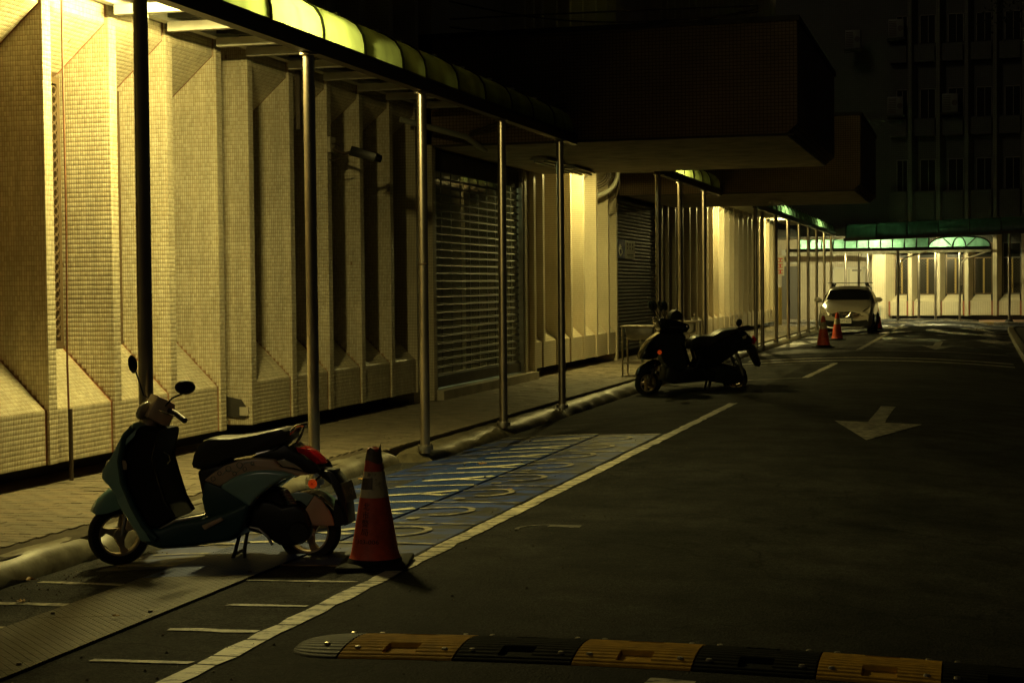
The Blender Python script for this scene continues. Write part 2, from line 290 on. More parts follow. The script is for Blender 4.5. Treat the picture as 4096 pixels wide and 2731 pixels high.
M['far_dark'] = brick_mat('far_shaded_tile', (.06, .06, .044), (.07, .07, .052), (.035, .032, .024), .10, .095, .008, stain=.2)  # tile colour darkened to hold the shade on the unlit upper front
M['shaded_fin_tile'] = brick_mat('shaded_fin_tile', (.12, .12, .09), (.14, .14, .105), (.07, .065, .05), .10, .095, .008, stain=.2)  # shaded copy of the lower fin tile, darkened for the unlit storeys
M['ac'] = simple('ac_casing', (.14, .14, .115), .5)
M['leaf'] = simple('dry_leaf', (.42, .24, .06), .55)
M['foliage'] = simple('dark_foliage', (.03, .04, .018), .6)
M['bark'] = simple('bark', (.05, .04, .028), .9)
M['sign_blue'] = simple('blue_sign', (.02, .035, .20), .4)
M['sign_white'] = simple('white_sign', (.6, .58, .48), .45)
M['sign_red'] = simple('red_sign_letters', (.55, .03, .02), .45)
M['hazard'] = stripe_mat('hazard_stripes', (.5, .36, .05), (.02, .02, .015), 6)
M['moss'] = simple('green_moss', (.07, .10, .02), .9, noise=.4, nscale=20)
# lamp tubes: colour and strength of the light each one gives off
M['tube_a'] = light_mat('near_tube_glow', (1, .82, .26), 1850)
M['tube_b'] = light_mat('second_tube_glow', (1, .82, .25), 2300)
M['tube_c'] = light_mat('far_tube_glow', (1, .82, .27), 2800)
M['tube_p'] = light_mat('porch_tube_glow', (1, .89, .40), 1200)
M['tube_r'] = light_mat('room_tube_glow', (.80, 1, .55), 260)
M['tube_off'] = simple('unlit_tube', (.5, .48, .38), .3)

# ------------------------------------------------------------------ builders
def tag(o, label=None, cat=None, group=None, kind=None):
    if label: o['label'] = label
    if cat: o['category'] = cat
    if group: o['group'] = group
    if kind: o['kind'] = kind
    return o
def empty(name, loc=(0, 0, 0), rz=0, label=None, cat=None, group=None, kind=None):
    o = bpy.data.objects.new(name, None); COL.objects.link(o); o.location = loc; o.rotation_euler = (0, 0, rz); o.empty_display_size = .2
    return tag(o, label, cat, group, kind)
def kids(o): return [c for c in o.children]
def copy_tree(o, parent=None):
    c = o.copy(); COL.objects.link(c); c.parent = parent
    for ch in kids(o): copy_tree(ch, c)
    return c
class MB:
    def __init__(s): s.v = []; s.f = []
    def add(s, vs, fs):
        n = len(s.v); s.v += [tuple(v) for v in vs]; s.f += [tuple(i+n for i in f) for f in fs]; return s
    def box(s, x0, x1, y0, y1, z0, z1):
        return s.add([(x0, y0, z0), (x1, y0, z0), (x1, y1, z0), (x0, y1, z0), (x0, y0, z1), (x1, y0, z1), (x1, y1, z1), (x0, y1, z1)],
                     [(0, 3, 2, 1), (4, 5, 6, 7), (0, 1, 5, 4), (1, 2, 6, 5), (2, 3, 7, 6), (3, 0, 4, 7)])
    def prism(s, pts, ax, a, b):   # polygon in the plane across axis ax, from a to b
        n = len(pts)
        def P(p, t): return {'x': (t, p[0], p[1]), 'y': (p[0], t, p[1]), 'z': (p[0], p[1], t)}[ax]
        vs = [P(p, a) for p in pts]+[P(p, b) for p in pts]
        fs = [tuple(range(n)), tuple(range(2*n-1, n-1, -1))]+[(i, (i+1) % n, (i+1) % n+n, i+n) for i in range(n)]
        return s.add(vs, fs)
    def tube(s, path, r, seg=10, caps=True, r_end=None):
        P = [Vector(p) for p in path]; rings = []; n = len(P)
        up = Vector((0, 0, 1)); prev = None
        for i, p in enumerate(P):
            d = ((P[min(i+1, n-1)]-p).normalized()+(p-P[max(i-1, 0)]).normalized())
            d = d.normalized() if d.length > 1e-6 else Vector((0, 0, 1))
            if prev is None:
                a = d.orthogonal().normalized()
            else:
                a = (prev-d*prev.dot(d)); a = a.normalized() if a.length > 1e-6 else d.orthogonal().normalized()
            prev = a; b = d.cross(a); rr = r if r_end is None else r+(r_end-r)*i/max(1, n-1)
            rings.append([p+(a*math.cos(k*2*math.pi/seg)+b*math.sin(k*2*math.pi/seg))*rr for k in range(seg)])
        vs = [v for q in rings for v in q]; fs = []
        for i in range(n-1):
            for k in range(seg): fs.append((i*seg+k, i*seg+(k+1) % seg, (i+1)*seg+(k+1) % seg, (i+1)*seg+k))
        if caps: fs += [tuple(reversed(range(seg))), tuple(range((n-1)*seg, n*seg))]
        return s.add(vs, fs)
    def lathe(s, prof, c=(0, 0, 0), seg=24, ax='z'):   # prof: (radius, height)
        n = len(prof); vs = []
        for k in range(seg):
            a = 2*math.pi*k/seg
            for (rr, h) in prof:
                p = (rr*math.cos(a), rr*math.sin(a), h)
                if ax == 'y': p = (p[0], p[2], p[1])
                if ax == 'x': p = (p[2], p[0], p[1])
                vs.append((p[0]+c[0], p[1]+c[1], p[2]+c[2]))
        fs = [(k*n+i, ((k+1) % seg)*n+i, ((k+1) % seg)*n+i+1, k*n+i+1) for k in range(seg) for i in range(n-1)]
        return s.add(vs, fs)
    def build(s, name, m, parent=None, local=False, smooth=False, bevel=0, seg=2, **tags):
        me = bpy.data.meshes.new(name)
        off = Vector((0, 0, 0))
        if parent and not local:
            q = parent
            while q: off += q.location; q = q.parent
        me.from_pydata([tuple(Vector(v)-off) for v in s.v], [], s.f); me.materials.append(M[m] if isinstance(m, str) else m)
        bm = bmesh.new(); bm.from_mesh(me); bmesh.ops.recalc_face_normals(bm, faces=bm.faces)
        if bevel:
            es = [e for e in bm.edges if len(e.link_faces) == 2 and e.calc_face_angle(0) > R(28)]
            bmesh.ops.bevel(bm, geom=es, offset=bevel, offset_type='OFFSET', segments=seg, profile=.5, affect='EDGES', clamp_overlap=True)
        bm.to_mesh(me); bm.free()
        o = bpy.data.objects.new(name, me); COL.objects.link(o); o.parent = parent
        if smooth or bevel:
            for p in me.polygons: p.use_smooth = True
            try: me.set_sharp_from_angle(angle=R(38))
            except Exception: pass
        return tag(o, **tags)
def H(x):
    d = (x+2.2)/3.2
    return -.15*min(1, d*d)
def text_mesh(txt, size, name='text', align='CENTER', space=1.0):
    c = bpy.data.curves.new(name, 'FONT'); c.body = txt; c.size = size; c.align_x = align; c.extrude = .0012; c.space_line = space; c.resolution_u = 3
    o = bpy.data.objects.new(name, c); COL.objects.link(o); dg = bpy.context.evaluated_depsgraph_get()
    me = bpy.data.meshes.new_from_object(o.evaluated_get(dg)); bpy.data.objects.remove(o); bpy.data.curves.remove(c)
    vs = [tuple(v.co) for v in me.vertices]; fs = [tuple(p.vertices) for p in me.polygons]; bpy.data.meshes.remove(me)
    return vs, fs

# real raised mosaic tiles, 5 faces each, joined per surface
class Tiles:
    def __init__(s): s.V = []; s.n = 0
    def grid(s, O, U, V, w, h, N, tw=.0232, th=.041, gap=.0030, keep=None, ragged=0):
        O, U, V, N = [np.array(a, float) for a in (O, U, V, N)]
        nu = max(1, int(round(w/tw))); nv = max(1, int(round(h/th))); du, dv = w/nu, h/nv
        i, j = np.meshgrid(np.arange(nu), np.arange(nv), indexing='ij'); i = i.ravel(); j = j.ravel()
        if keep is not None:
            k = keep((i+.5)*du, (j+.5)*dv); i, j = i[k], j[k]
        n = len(i)
        if not n: return
        jit = rng.normal(0, .0005, (n, 4)); lift = .0007+rng.random(n)*.0003
        drop = rng.random(n) > .0003
        i, j, jit, lift = i[drop], j[drop], jit[drop], lift[drop]; n = len(i)
        u0 = i*du+gap/2+jit[:, 0]; u1 = (i+1)*du-gap/2+jit[:, 1]; v0 = j*dv+gap/2+jit[:, 2]; v1 = (j+1)*dv-gap/2+jit[:, 3]
        b = .0012
        P = np.zeros((n, 8, 3)); c = [(u0, v0, 0), (u1, v0, 0), (u1, v1, 0), (u0, v1, 0), (u0+b, v0+b, 1), (u1-b, v0+b, 1), (u1-b, v1-b, 1), (u0+b, v1-b, 1)]
        tx = rng.normal(0, .00012, (n, 2))
        for k, (a, d, t) in enumerate(c):
            hh = (lift + (tx[:, 0]*(1 if k in (5, 6) else -1)+tx[:, 1]*(1 if k in (6, 7) else -1)))*t
            P[:, k] = O+a[:, None]*U+d[:, None]*V+hh[:, None]*N
        s.V.append(P.reshape(-1, 3)); s.n += n
    def build(s, name, parent, off):
        if not s.n: return
        V = np.concatenate(s.V)-np.array(off); base = (np.arange(s.n)*8)[:, None, None]
        F = np.array([[4, 5, 6, 7], [0, 1, 5, 4], [1, 2, 6, 5], [2, 3, 7, 6], [3, 0, 4, 7]])[None]+base
        F = F.reshape(-1, 4); me = bpy.data.meshes.new(name)
        me.vertices.add(len(V)); me.vertices.foreach_set('co', V.ravel()); me.loops.add(F.size); me.loops.foreach_set('vertex_index', F.ravel().astype(np.int32))
        me.polygons.add(len(F)); me.polygons.foreach_set('loop_start', (np.arange(len(F))*4).astype(np.int32))
        me.update(calc_edges=True); me.validate(); me.materials.append(M['tile'])
        o = bpy.data.objects.new(name, me); COL.objects.link(o); o.parent = parent; o['kind'] = 'stuff'; return o

# ------------------------------------------------------------------ ground, road, pavement
g = MB(); g.box(-400, 400, -200, 600, -1.2, -.42); g.build('ground', 'earth', kind='structure')
xs = [-6.2]+list(np.arange(-5.5, 3.01, .2))+[4, 6, 9, 14, 22, 34]
ys = [-12]+list(range(0, 66, 6))+[66, 73, 90]
v = [(x, y, H(x)) for y in ys for x in xs]; nx = len(xs)
f = [(j*nx+i, j*nx+i+1, (j+1)*nx+i+1, (j+1)*nx+i) for j in range(len(ys)-1) for i in range(nx-1)]
g = MB(); g.add(v, f); g.build('road', 'asphalt', kind='structure', smooth=True)

# pavement slab with pavers
sw = empty('sidewalk', kind='structure')
g = MB(); g.box(-8.3, -5.62, -6, 76, -.40, -.012); g.build('bedding', 'joint', sw)
pm = []
for k in range(4):
    b = MB(); b.box(-.0975, .0975, -.0475, .0475, -.05, 0); o = b.build('paver', 'paver' if k % 2 else 'paver2', bevel=.003, seg=1); pm.append(o.data); bpy.data.objects.remove(o)
singles = 0; rest = MB()
rows = [(8.3+.1*i) for i in range(0, 680)]
order = []
for r_, y in enumerate(rows):
    off = .1*(r_ % 2)
    x = -7.88+off
    while x-.0975 < (-5.88 if y < 15.5 else -5.62):
        order.append((x, y)); x += .2
for (x, y) in order:
    if singles < 300 and x < -5.96 and y < 13 and x > -7.8 and (-5.9-x) < (y-8.0)*.9+.55:
        o = bpy.data.objects.new('paver', random.choice(pm)); COL.objects.link(o); o.parent = sw
        o.location = (x, y, random.gauss(-.002, .0016)); o.rotation_euler = (random.gauss(0, .006), random.gauss(0, .004), random.gauss(0, .006)); singles += 1
    else:
        h = random.gauss(-.002, .0012); t = random.gauss(0, .0007)
        x0, x1 = x-.0975, min(x+.0975, -5.86 if y < 15.5 else -5.6); 
        rest.add([(x0, y-.0475, h-t), (x1, y-.0475, h-t), (x1, y+.0475, h+t), (x0, y+.0475, h+t), (x0, y-.0475, -.02), (x1, y-.0475, -.02), (x1, y+.0475, -.02), (x0, y+.0475, -.02)],
                 [(0, 1, 2, 3), (0, 4, 5, 1), (1, 5, 6, 2), (2, 6, 7, 3), (3, 7, 4, 0)])
rest.build('paving_field', 'paver', sw, kind='stuff')

# kerb: lumpy painted stones between the canopy posts
def kerb_stone(y0, y1, x_in, x_out, mname, parent, seed, top=.012, far=False):
    rn = random.Random(seed); n = max(4, int((y1-y0)/.16)); m_ = 9; vs = []
    w = x_out-x_in
    for i in range(n+1):
        y = y0+(y1-y0)*i/n; t = i/n; e = min(1, min(t, 1-t)*14+.72)
        for k in range(m_+1):
            a = math.pi*k/m_
            xx = x_in+w*(.5-.5*math.cos(a)*1.0*(.96+.04*e)); zz = -.19+(top+.19)*(max(0, math.sin(a))**.75)*(e if e < 1 else 1)
            q = .008*math.sin(y*9+seed*2)+.005*math.sin(y*31+k)+.005*rn.uniform(-1, 1)
            vs.append((xx+q, y, zz+q*.8))
    fs = [(i*(m_+1)+k, (i+1)*(m_+1)+k, (i+1)*(m_+1)+k+1, i*(m_+1)+k+1) for i in range(n) for k in range(m_)]
    fs += [tuple(range(m_+1)), tuple(range(n*(m_+1)+m_, n*(m_+1)-1, -1))]
    MB().add(vs, fs).build('kerb_stone', mname, parent, smooth=True)
kb = empty('kerb', kind='structure')
ky = [-6, -2, 1, 3.9, 6.85, 9.72, 12.62, 15.5, 18.37, 21.24, 24.5, 27.95, 30.65, 33.45, 37, 40.2, 43.3, 46.5, 49.7, 52.9, 56.1, 59.3, 62.5, 65.8, 69]
for i in range(len(ky)-1):
    m_ = 'kerb' if ky[i] < 15 else 'kerb_dirty'
    if ky[i] >= 40: m_ = 'kerb_dirty'
    kerb_stone(ky[i]+.015, ky[i+1]-.01, -5.86 if ky[i] < 15 else -5.62, -5.50 if ky[i] < 15 else -5.14, m_, kb, i, -.002)

# road paint
def strip(mb, p0, p1, width, zo, jit=.012, step=.12, gaps=0):
    p0 = Vector((*p0, 0)); p1 = Vector((*p1, 0)); d = p1-p0; L = d.length; d.normalize(); nrm = Vector((-d.y, d.x, 0)); n = max(1, int(L/step))
    prev = None; cut = False
    for i in range(n+1):
        c = p0+d*L*i/n; a = c+nrm*(width/2+random.gauss(0, jit)); b = c-nrm*(width/2+random.gauss(0, jit))
        sh = d*random.gauss(0, jit*.7)
        cur = ((a.x+sh.x, a.y+sh.y, H(a.x)+zo), (b.x-sh.x, b.y-sh.y, H(b.x)+zo))
        if prev and not cut:
            mb.add([prev[0], prev[1], cur[1], cur[0]], [(0, 1, 2, 3)])
        cut = False
        if gaps and random.random() < gaps:
            c2 = [(q[0]+d.x*.018, q[1]+d.y*.018, q[2]) for q in cur]; prev = tuple(c2)
        else: prev = cur
def xstrip(mb, y0, x0, y1, x1, width, zo, jit=.006, gaps=0): strip(mb, (x0, y0), (x1, y1), width, zo, jit, .14, gaps)
rm = MB(); strip(rm, (-3.175, 4.5), (-3.10, 22.3), .115, .006, .006, .17, .45)
rm.build('bay_edge_line', 'paint', kind='structure')
rm = MB(); strip(rm, (-2.72, 28.5), (-2.61, 33.8), .12, .005, .006, .2); strip(rm, (-2.60, 40.6), (-2.46, 66), .13, .005, .006, .3)
strip(rm, (-4.85, 27.5), (-2.72, 28.5), .07, .005, .008, .15); strip(rm, (-4.9, 33.5), (-2.6, 33.85), .07, .005, .008, .15)
strip(rm, (-4.95, 45.4), (-2.7, 44.2), .09, .005, .006, .2); strip(rm, (-5.0, 40.8), (-2.6, 40.5), .1, .005, .006, .2); strip(rm, (-5.0, 53.2), (-2.6, 52.0), .1, .005, .006, .2)
rm.build('far_bay_lines', 'paint_thin', kind='structure')
rm = MB()
for (a, b, c, d, w) in ((8.70, -5.40, 8.42, -4.68, .05), (7.98, -5.25, 7.82, -4.68, .06), (7.30, -4.9, 7.2, -4.68, .06), (7.35, -5.3, 7.28, -4.95, .05), (8.55, -4.68, 8.42, -3.25, .035),
                        (7.74, -3.70, 7.72, -3.25, .055), (7.12, -3.72, 7.09, -3.24, .055), (6.44, -3.75, 6.42, -3.25, .05), (9.25, -5.2, 9.1, -4.7, .05), (5.8, -3.8, 5.75, -3.25, .05)):
    xstrip(rm, a, b, c, d, w, .005, .006)
rm.build('near_bay_lines', 'paint_thin', kind='structure')
BAYS = [8.95, 9.85, 10.72, 11.85, 12.9, 13.9, 14.85, 15.75, 16.6, 17.6]
rm = MB()
for y in BAYS:
    xstrip(rm, y+.18, -5.12, y+.08, -4.66, .05, .012, .006); xstrip(rm, y+.02, -3.96, y-.10, -3.24, .045, .012, .006)
    if y < 17: xstrip(rm, y+.62, -5.1, y+.58, -4.68, .03, .012, .008)
rm.build('wheelchair_bay_lines', 'paint_thin', kind='structure')
rm = MB()
for y in BAYS[1:]: xstrip(rm, y+.08, -4.655, y+.02, -3.945, .055, .020, .005)
rm.build('bay_lines_on_steel', 'paint_icon', kind='structure')
bl = MB()
for i in range(71):
    y0 = 9.0+i*.122
    for (a, b) in ((-5.2, -4.93), (-4.93, -4.665), (-3.94, -3.7), (-3.7, -3.46), (-3.46, -3.24)):
        bl.add([(a, y0, H(a)+.004), (b, y0, H(b)+.004), (b, y0+.122, H(b)+.004), (a, y0+.122, H(a)+.004)], [(0, 1, 2, 3)])
bl.build('blue_bay_paint', 'blue', kind='structure')
# wheelchair symbols, lying on their side, one per bay; half on the steel plate and half on the tarmac
def disc(mb, cx, cy, r0, r1, a0, a1, zo, n=14, sy=1.0):
    pts = []
    for i in range(n+1):
        a = R(a0+(a1-a0)*i/n); pts.append(((cx+r0*math.cos(a), cy+sy*r0*math.sin(a)), (cx+r1*math.cos(a), cy+sy*r1*math.sin(a))))
    for p, q in zip(pts, pts[1:]):
        mb.add([(x, y, H(x)+zo) for x, y in (p[0], p[1], q[1], q[0])], [(0, 1, 2, 3)])
ia = MB(); ib = MB()
for i in range(1, len(BAYS)-1):
    y = (BAYS[i]+BAYS[i+1])/2
    strip(ia, (-4.50, y-.02), (-4.14, y+.03), .10, .021, .004, .09); disc(ia, -4.50, y-.02, .001, .05, 90, 270, .021, 8)
    strip(ia, (-4.2, y+.03), (-3.96, y+.17), .10, .021, .004, .08); strip(ia, (-4.2, y-.02), (-3.96, y-.13), .07, .021, .004, .08)
    disc(ib, -3.66, y+.03, .155, .205, -115, 115, .013, 18, 1.15); strip(ib, (-3.93, y+.2), (-3.73, y+.24), .05, .013, .005, .06); disc(ib, -3.80, y-.33, .001, .05, 0, 360, .013, 10)
ia.build('wheelchair_symbols_on_steel', 'paint_icon', kind='structure'); ib.build('wheelchair_symbols', 'paint_thin', kind='structure')
# lane arrows
def arrow(cx, y_tip, y_tail, hw, name):
    mb = MB(); L = y_tail-y_tip; yh = y_tip+L*.47
    n = 8
    for i in range(n):
        a, b = i/n, (i+1)/n; ya, yb = y_tip+(yh-y_tip)*a, y_tip+(yh-y_tip)*b
        for s in (-1, 1):
            mb.add([(x, y, H(x)+.006) for x, y in ((cx, ya), (cx+s*hw*a, ya), (cx+s*hw*b, yb), (cx, yb))], [(0, 1, 2, 3)])
    strip(mb, (cx-.02, yh), (cx-.0, y_tail), .19, .006, .004, .4); mb.build(name, 'paint_thin', kind='structure')
arrow(-1.03, 17.3, 22.1, .50, 'lane_arrow'); arrow(-.80, 41.4, 46.8, .42, 'far_lane_arrow')
rm = MB()
for y in (34.9, 36.2):
    n = 16
    strip(rm, (-4.7, y), (.9, y+.15), .42, .006, .003, .3)
strip(rm, (-5, 39.6), (.9, 40.6), .22, .005, .004, .3)
rm.build('cross_lane_lines', 'paint_thin', kind='structure')
rm = MB(); strip(rm, (-1.17, 5.0), (-1.17, 6.60), .2, .006, .008, .12); rm.build('white_paint_patch', 'paint', kind='structure')
rm = MB(); disc(rm, -2.72, 10.5, .17, .2, 20, 200, .004, 16, .9); strip(rm, (-2.72, 10.62), (-2.5, 10.62), .1, .004, .01, .05); rm.build('faded_paint_ring', worn('ghost_paint', (.09, .08, .06), amount=.45, scale=20), kind='structure')

# steel trench cover
tc = empty('trench_cover', (-4.3, 11, H(-4.3)), label='long strip of checker steel plates covering the trench along the kerbside bays', cat='trench cover')
yy = 5.0
while yy < 17.6:
    L = min(1.20, 17.62-yy); b = MB(); x0, x1 = -4.655, -3.945; n = 3
    b.add([(x, y, z) for y in (yy+.002, yy+L-.002) for x, z in ((x0, H(x0)-.03), (x0, H(x0)+.015), (-4.3, H(-4.3)+.015), (x1, H(x1)+.015), (x1, H(x1)-.03))],
          [(1, 2, 7, 6), (2, 3, 8, 7), (0, 1, 6, 5), (3, 4, 9, 8), (0, 4, 3, 2, 1), (5, 6, 7, 8, 9)])
    pl = b.build('steel_plate', 'plate' if yy+L*.5 < 9.1 else 'plate_blue', tc)
    for bx in (-4.58, -4.02):
        c = MB(); c.lathe([(.001, .026), (.010, .025), (.013, .014)], (bx, yy+.10, H(bx)), 8); c.build('bolt', 'dark_pipe', pl)
    yy += L

# ------------------------------------------------------------------ the long tiled building on the left
bd = empty('tiled_building', (-7.9, 11, 0), label='long cream mosaic tiled building with vertical fins and sloping sills along the pavement', cat='building')
XF = -7.32; FT = .125
near = [9.85, 10.92, 11.99, 13.07, 14.14, 15.21]
fins = near+[15.96, 17.05, 18.17, 19.24, 20.34, 21.38, 22.10]
mid = [27.12, 27.72, 28.34, 29.38, 30.44, 31.51, 32.68, 33.82, 34.66]
far = [40.12, 40.95, 42.03, 43.15, 44.3, 45.45, 46.5, 47.45, 48.5, 49.55, 50.8, 51.95, 53.0, 54.1, 55.15, 56.4, 57.5, 58.6, 59.6, 60.6, 61.5, 62.7, 63.9, 65.0]
nowin = {(15.21, 15.96), (22.10, 27.12), (27.12, 27.72), (34.66, 40.12)}
b = MB(); b.box(-8.6, -7.80, 2, 22.2, -.05, .17); b.box(-7.95, -7.80, 27.2, 34.7, -.05, .17); b.box(-8.6, -7.8, 40.1, 66, -.05, .17); b.build('plinth', 'dark_concrete', bd)
b = MB(); b.box(-8.6, -7.90, 2, 22.2, .17, 4.2); b.box(-7.95, -7.90, 27.2, 29.4, .17, 4.2); b.box(-8.6, -7.90, 29.4, 34.75, .17, 4.2); b.box(-8.6, -7.9, 40.1, 66, .17, 4.2); b.build('rear_wall', 'tileproc', bd)
b = MB(); b.box(-9.2, -7.62, 2, 66, 4.2, 13); b.build('upper_wall', 'tileproc', bd)
b = MB(); b.box(-7.62, -7.30, 2, 66, 4.34, 4.62); b.build('ledge', 'concrete', bd)
def sill_poly(d=0): return [(-7.9, .17), (-7.345-d, .17), (-7.345-d, .62), (-7.82-d*.6, 1.09), (-7.9, 1.09)]
def head_poly(d=0): return [(-7.9, 3.50), (-7.82-d*.6, 3.54), (-7.345-d, 3.96), (-7.345-d, 4.2), (-7.9, 4.2)]
def add_fin(y0, tiled, z0=.17):
    b = MB(); b.box(-7.9, XF, y0, y0+FT, z0, 4.2); fo = b.build('fin', 'grout' if tiled else 'tileproc', bd)
    if tiled:
        T = Tiles(); d = .58 if y0 != 15.96 else .58
        T.grid((XF, y0, z0), (-1, 0, 0), (0, 0, 1), d, 4.2-z0, (0, -1, 0), keep=(lambda u, v: ~((v < .45-0) & (u > .0) & (u > .026)) | True) if y0 == 15.96 else (lambda u, v: (v > (.45+u-.02)) & (v < (3.83-u*.9+.05)) | (u < .027)))
        T.grid((XF, y0, z0), (0, 1, 0), (0, 0, 1), FT, 4.2-z0, (1, 0, 0))
        T.build('mosaic_tiles', fo, bd.location)
    # upper storey continues
    b = MB(); b.box(-7.62, -7.30, y0, y0+FT, 4.64, 13); b.build('upper_fin', 'tileproc', bd)
def add_bay(y0, y1, tiled, scroll=False):
    a, c = y0+FT+.028, y1-.028
    b = MB(); b.prism(sill_poly(), 'y', a, c); so_ = b.build('sill_box', 'grout' if tiled else 'tileproc', bd)
    for p_, q_ in ((y0+FT+.001, a), (c, y1-.001)): b = MB(); b.prism(sill_poly(.008), 'y', p_, q_); b.build('joint_strip', 'redtile', so_)
    b = MB(); b.prism(head_poly(), 'y', a, c); ho = b.build('head_box', 'grout' if tiled else 'tileproc', bd)
    for p_, q_ in ((y0+FT+.001, a), (c, y1-.001)): b = MB(); b.prism(head_poly(.008), 'y', p_, q_); b.build('joint_strip', 'redtile', ho)
    if tiled:
        T = Tiles(); w = c-a; s2 = .7071
        T.grid((-7.345, a, .17), (0, 1, 0), (0, 0, 1), w, .45, (1, 0, 0))
        T.grid((-7.345, a, .62), (0, 1, 0), (-s2, 0, s2), w, .668, (s2, 0, s2)); T.build('mosaic_tiles', so_, bd.location)
        T = Tiles(); dv = Vector((.475, 0, .42)).normalized()
        T.grid((-7.345, a, 3.96), (0, 1, 0), (0, 0, 1), w, .24, (1, 0, 0))
        T.grid((-7.82, a, 3.54), (0, 1, 0), tuple(dv), w, .634, (dv.z, 0, -dv.x)); T.build('mosaic_tiles', ho, bd.location)
    # window at the back of the bay
    b = MB(); xa, xb = -7.86, -7.81; p, q = y0+FT+.01, y1-.01
    for (s0, s1, t0, t1) in ((p, p+.05, 1.1, 3.5), (q-.05, q, 1.1, 3.5), (p+.05, q-.05, 1.1, 1.16), (p+.05, q-.05, 3.44, 3.5), ((p+q)/2-.02, (p+q)/2+.02, 1.16, 3.44)): b.box(xa, xb, s0, s1, t0, t1)
    wf = b.build('window_frame', 'winframe', bd)
    b = MB(); b.box(-7.89, -7.865, p, q, 1.1, 3.5); b.build('pane', 'darkglass', wf)
    if scroll:
        for k in range(27):
            z = 1.24+k*.082
            for yq in (q-.14, q-.26):
                c_ = MB(); c_.tube([(-7.79, yq+.038*math.cos(t*math.pi/6), z+.038*math.sin(t*math.pi/6)) for t in range(13)], .010, 6, caps=False)
                c_.build('scroll_ring', 'winframe', wf, smooth=True)
    # upper window
    b = MB(); b.box(-7.60, -7.585, y0+FT+.12, y1-.12, 6.2, 8.4); b.build('upper_window', 'darkglass', bd)
allf = fins+mid+far
for y in allf:
    add_fin(y, y < 21.2, 0.0 if y in (22.10, 27.12, 27.72, 34.66, 40.12) else .17)
seqs = [fins, mid, far]
for sq in seqs:
    for a_, c_ in zip(sq, sq[1:]):
        if (a_, c_) in nowin or (a_, c_) == (21.38, 22.10): continue
        add_bay(a_, c_, c_ < 21.5, scroll=(a_ in (11.99, 13.07)))
# closed bay at 15.3-15.96: plain tiled back, broken at the foot
b = MB(); b.box(-7.9, -7.70, 15.34, 15.955, .17, 4.2); b.build('closed_bay_wall', 'tileproc', bd)
b = MB(); b.box(-7.9, -7.42, 21.51, 22.095, .0, 4.2); b.build('closed_bay_wall', 'tileproc', bd)
b = MB(); b.box(-7.9, -7.42, 27.25, 27.715, .0, 4.2); b.build('closed_bay_wall', 'tileproc', bd)
b = MB(); b.add([(XF-.52, 15.945, .40), (XF-.30, 15.94, .47), (XF-.12, 15.94, .44), (XF-.03, 15.94, .31), (XF-.08, 15.94, .24), (XF-.3, 15.94, .26), (XF-.5, 15.945, .22), (XF-.45, 15.95, .33)]+
                [(XF-.52, 15.956, .40), (XF-.30, 15.956, .47), (XF-.12, 15.956, .44), (XF-.03, 15.956, .31), (XF-.08, 15.956, .24), (XF-.3, 15.956, .26), (XF-.5, 15.956, .22), (XF-.45, 15.956, .33)],
                [tuple(range(8))]+[(i, (i+1) % 8, (i+1) % 8+8, i+8) for i in range(8)]); b.build('broken_tile_patch', 'dark_concrete', bd)
b = MB(); b.box(XF-.13, XF-.03, 15.925, 15.944, .27, .36); b.build('exposed_mortar', 'concrete', bd)

# overhanging boxes across the lane
def overhang(y0, y1, z0, z1, x1, label, zs):
    t = empty('overhanging_wing', (-5, y0, z0), label=label, cat='building wing')
    c = .14
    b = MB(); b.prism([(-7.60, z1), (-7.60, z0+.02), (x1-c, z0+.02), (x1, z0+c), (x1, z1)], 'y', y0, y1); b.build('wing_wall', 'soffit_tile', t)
    b = MB(); b.box(-7.30, x1-c-.01, y0+.05, y1-.02, z0-.005, z0+.018); b.build('soffit', 'concrete', t)
    b = MB(); b.box(-7.55, x1+.03, y0-.03, y1+.03, z1+.002, z1+.07); b.build('coping', 'dark_concrete', t)
    b = MB(); b.box(-7.30, x1-.05, y0+.006-.008, y0+.045, z0-.012, z0+.016); b.build('drip_edge', 'dark_concrete', t)
    return t
overhang(22.1, 28.3, 3.6, 5.10, -2.20, 'nearer tiled wing jutting over the lane above the first shutter', 1)
overhang(35.85, 41.8, 3.6, 5.2, -2.24, 'farther tiled wing jutting over the lane behind the nearer wing', 2)

# first roller shutter with glazed slats, and the lit room behind
sh = empty('roller_shutter', (-7.34, 24.6, .15), label='closed roller shutter with glazed slats and greenish room light showing through', cat='shutter')
Y0, Y1, XS = 22.26, 27.10, -7.42
for yq in (Y0, Y1-.07): b = MB(); b.box(XS-.05, XS+.08, yq, yq+.07, .14, 3.58); b.build('guide_rail', 'steel_dull', sh)
b = MB(); b.box(XS-.1, XS+.02, Y0+.07, Y1-.07, 3.30, 3.58); b.build('shutter_box', 'dark_concrete', sh)
nsl = 26; pitch = (3.30-.34)/nsl; me_sl = None
for k in range(nsl+1):
    z = .34+k*pitch
    if me_sl is None:
        b = MB(); b.prism([(-.012, -.012), (.004, -.017), (.012, -.012), (.004, 0), (.012, .012), (.004, .017), (-.012, .012)], 'y', 0, Y1-Y0-.15)
        o = b.build('slat', 'shutter', sh, local=True); me_sl = o.data
    else:
        o = bpy.data.objects.new('slat', me_sl); COL.objects.link(o); o.parent = sh
    o.location = Vector((XS, Y0+.075, z))-sh.location
b = MB(); nc = 10
for k in range(nsl):
    for c in range(1, nc):
        y = Y0+.075+(Y1-Y0-.15)*c/nc+(.0 if k % 2 else .0)
        b.box(XS-.008, XS+.008, y-.012, y+.012, .34+k*pitch+.018, .34+(k+1)*pitch-.018)
b.build('slat_links', 'shutter', sh, kind='stuff')
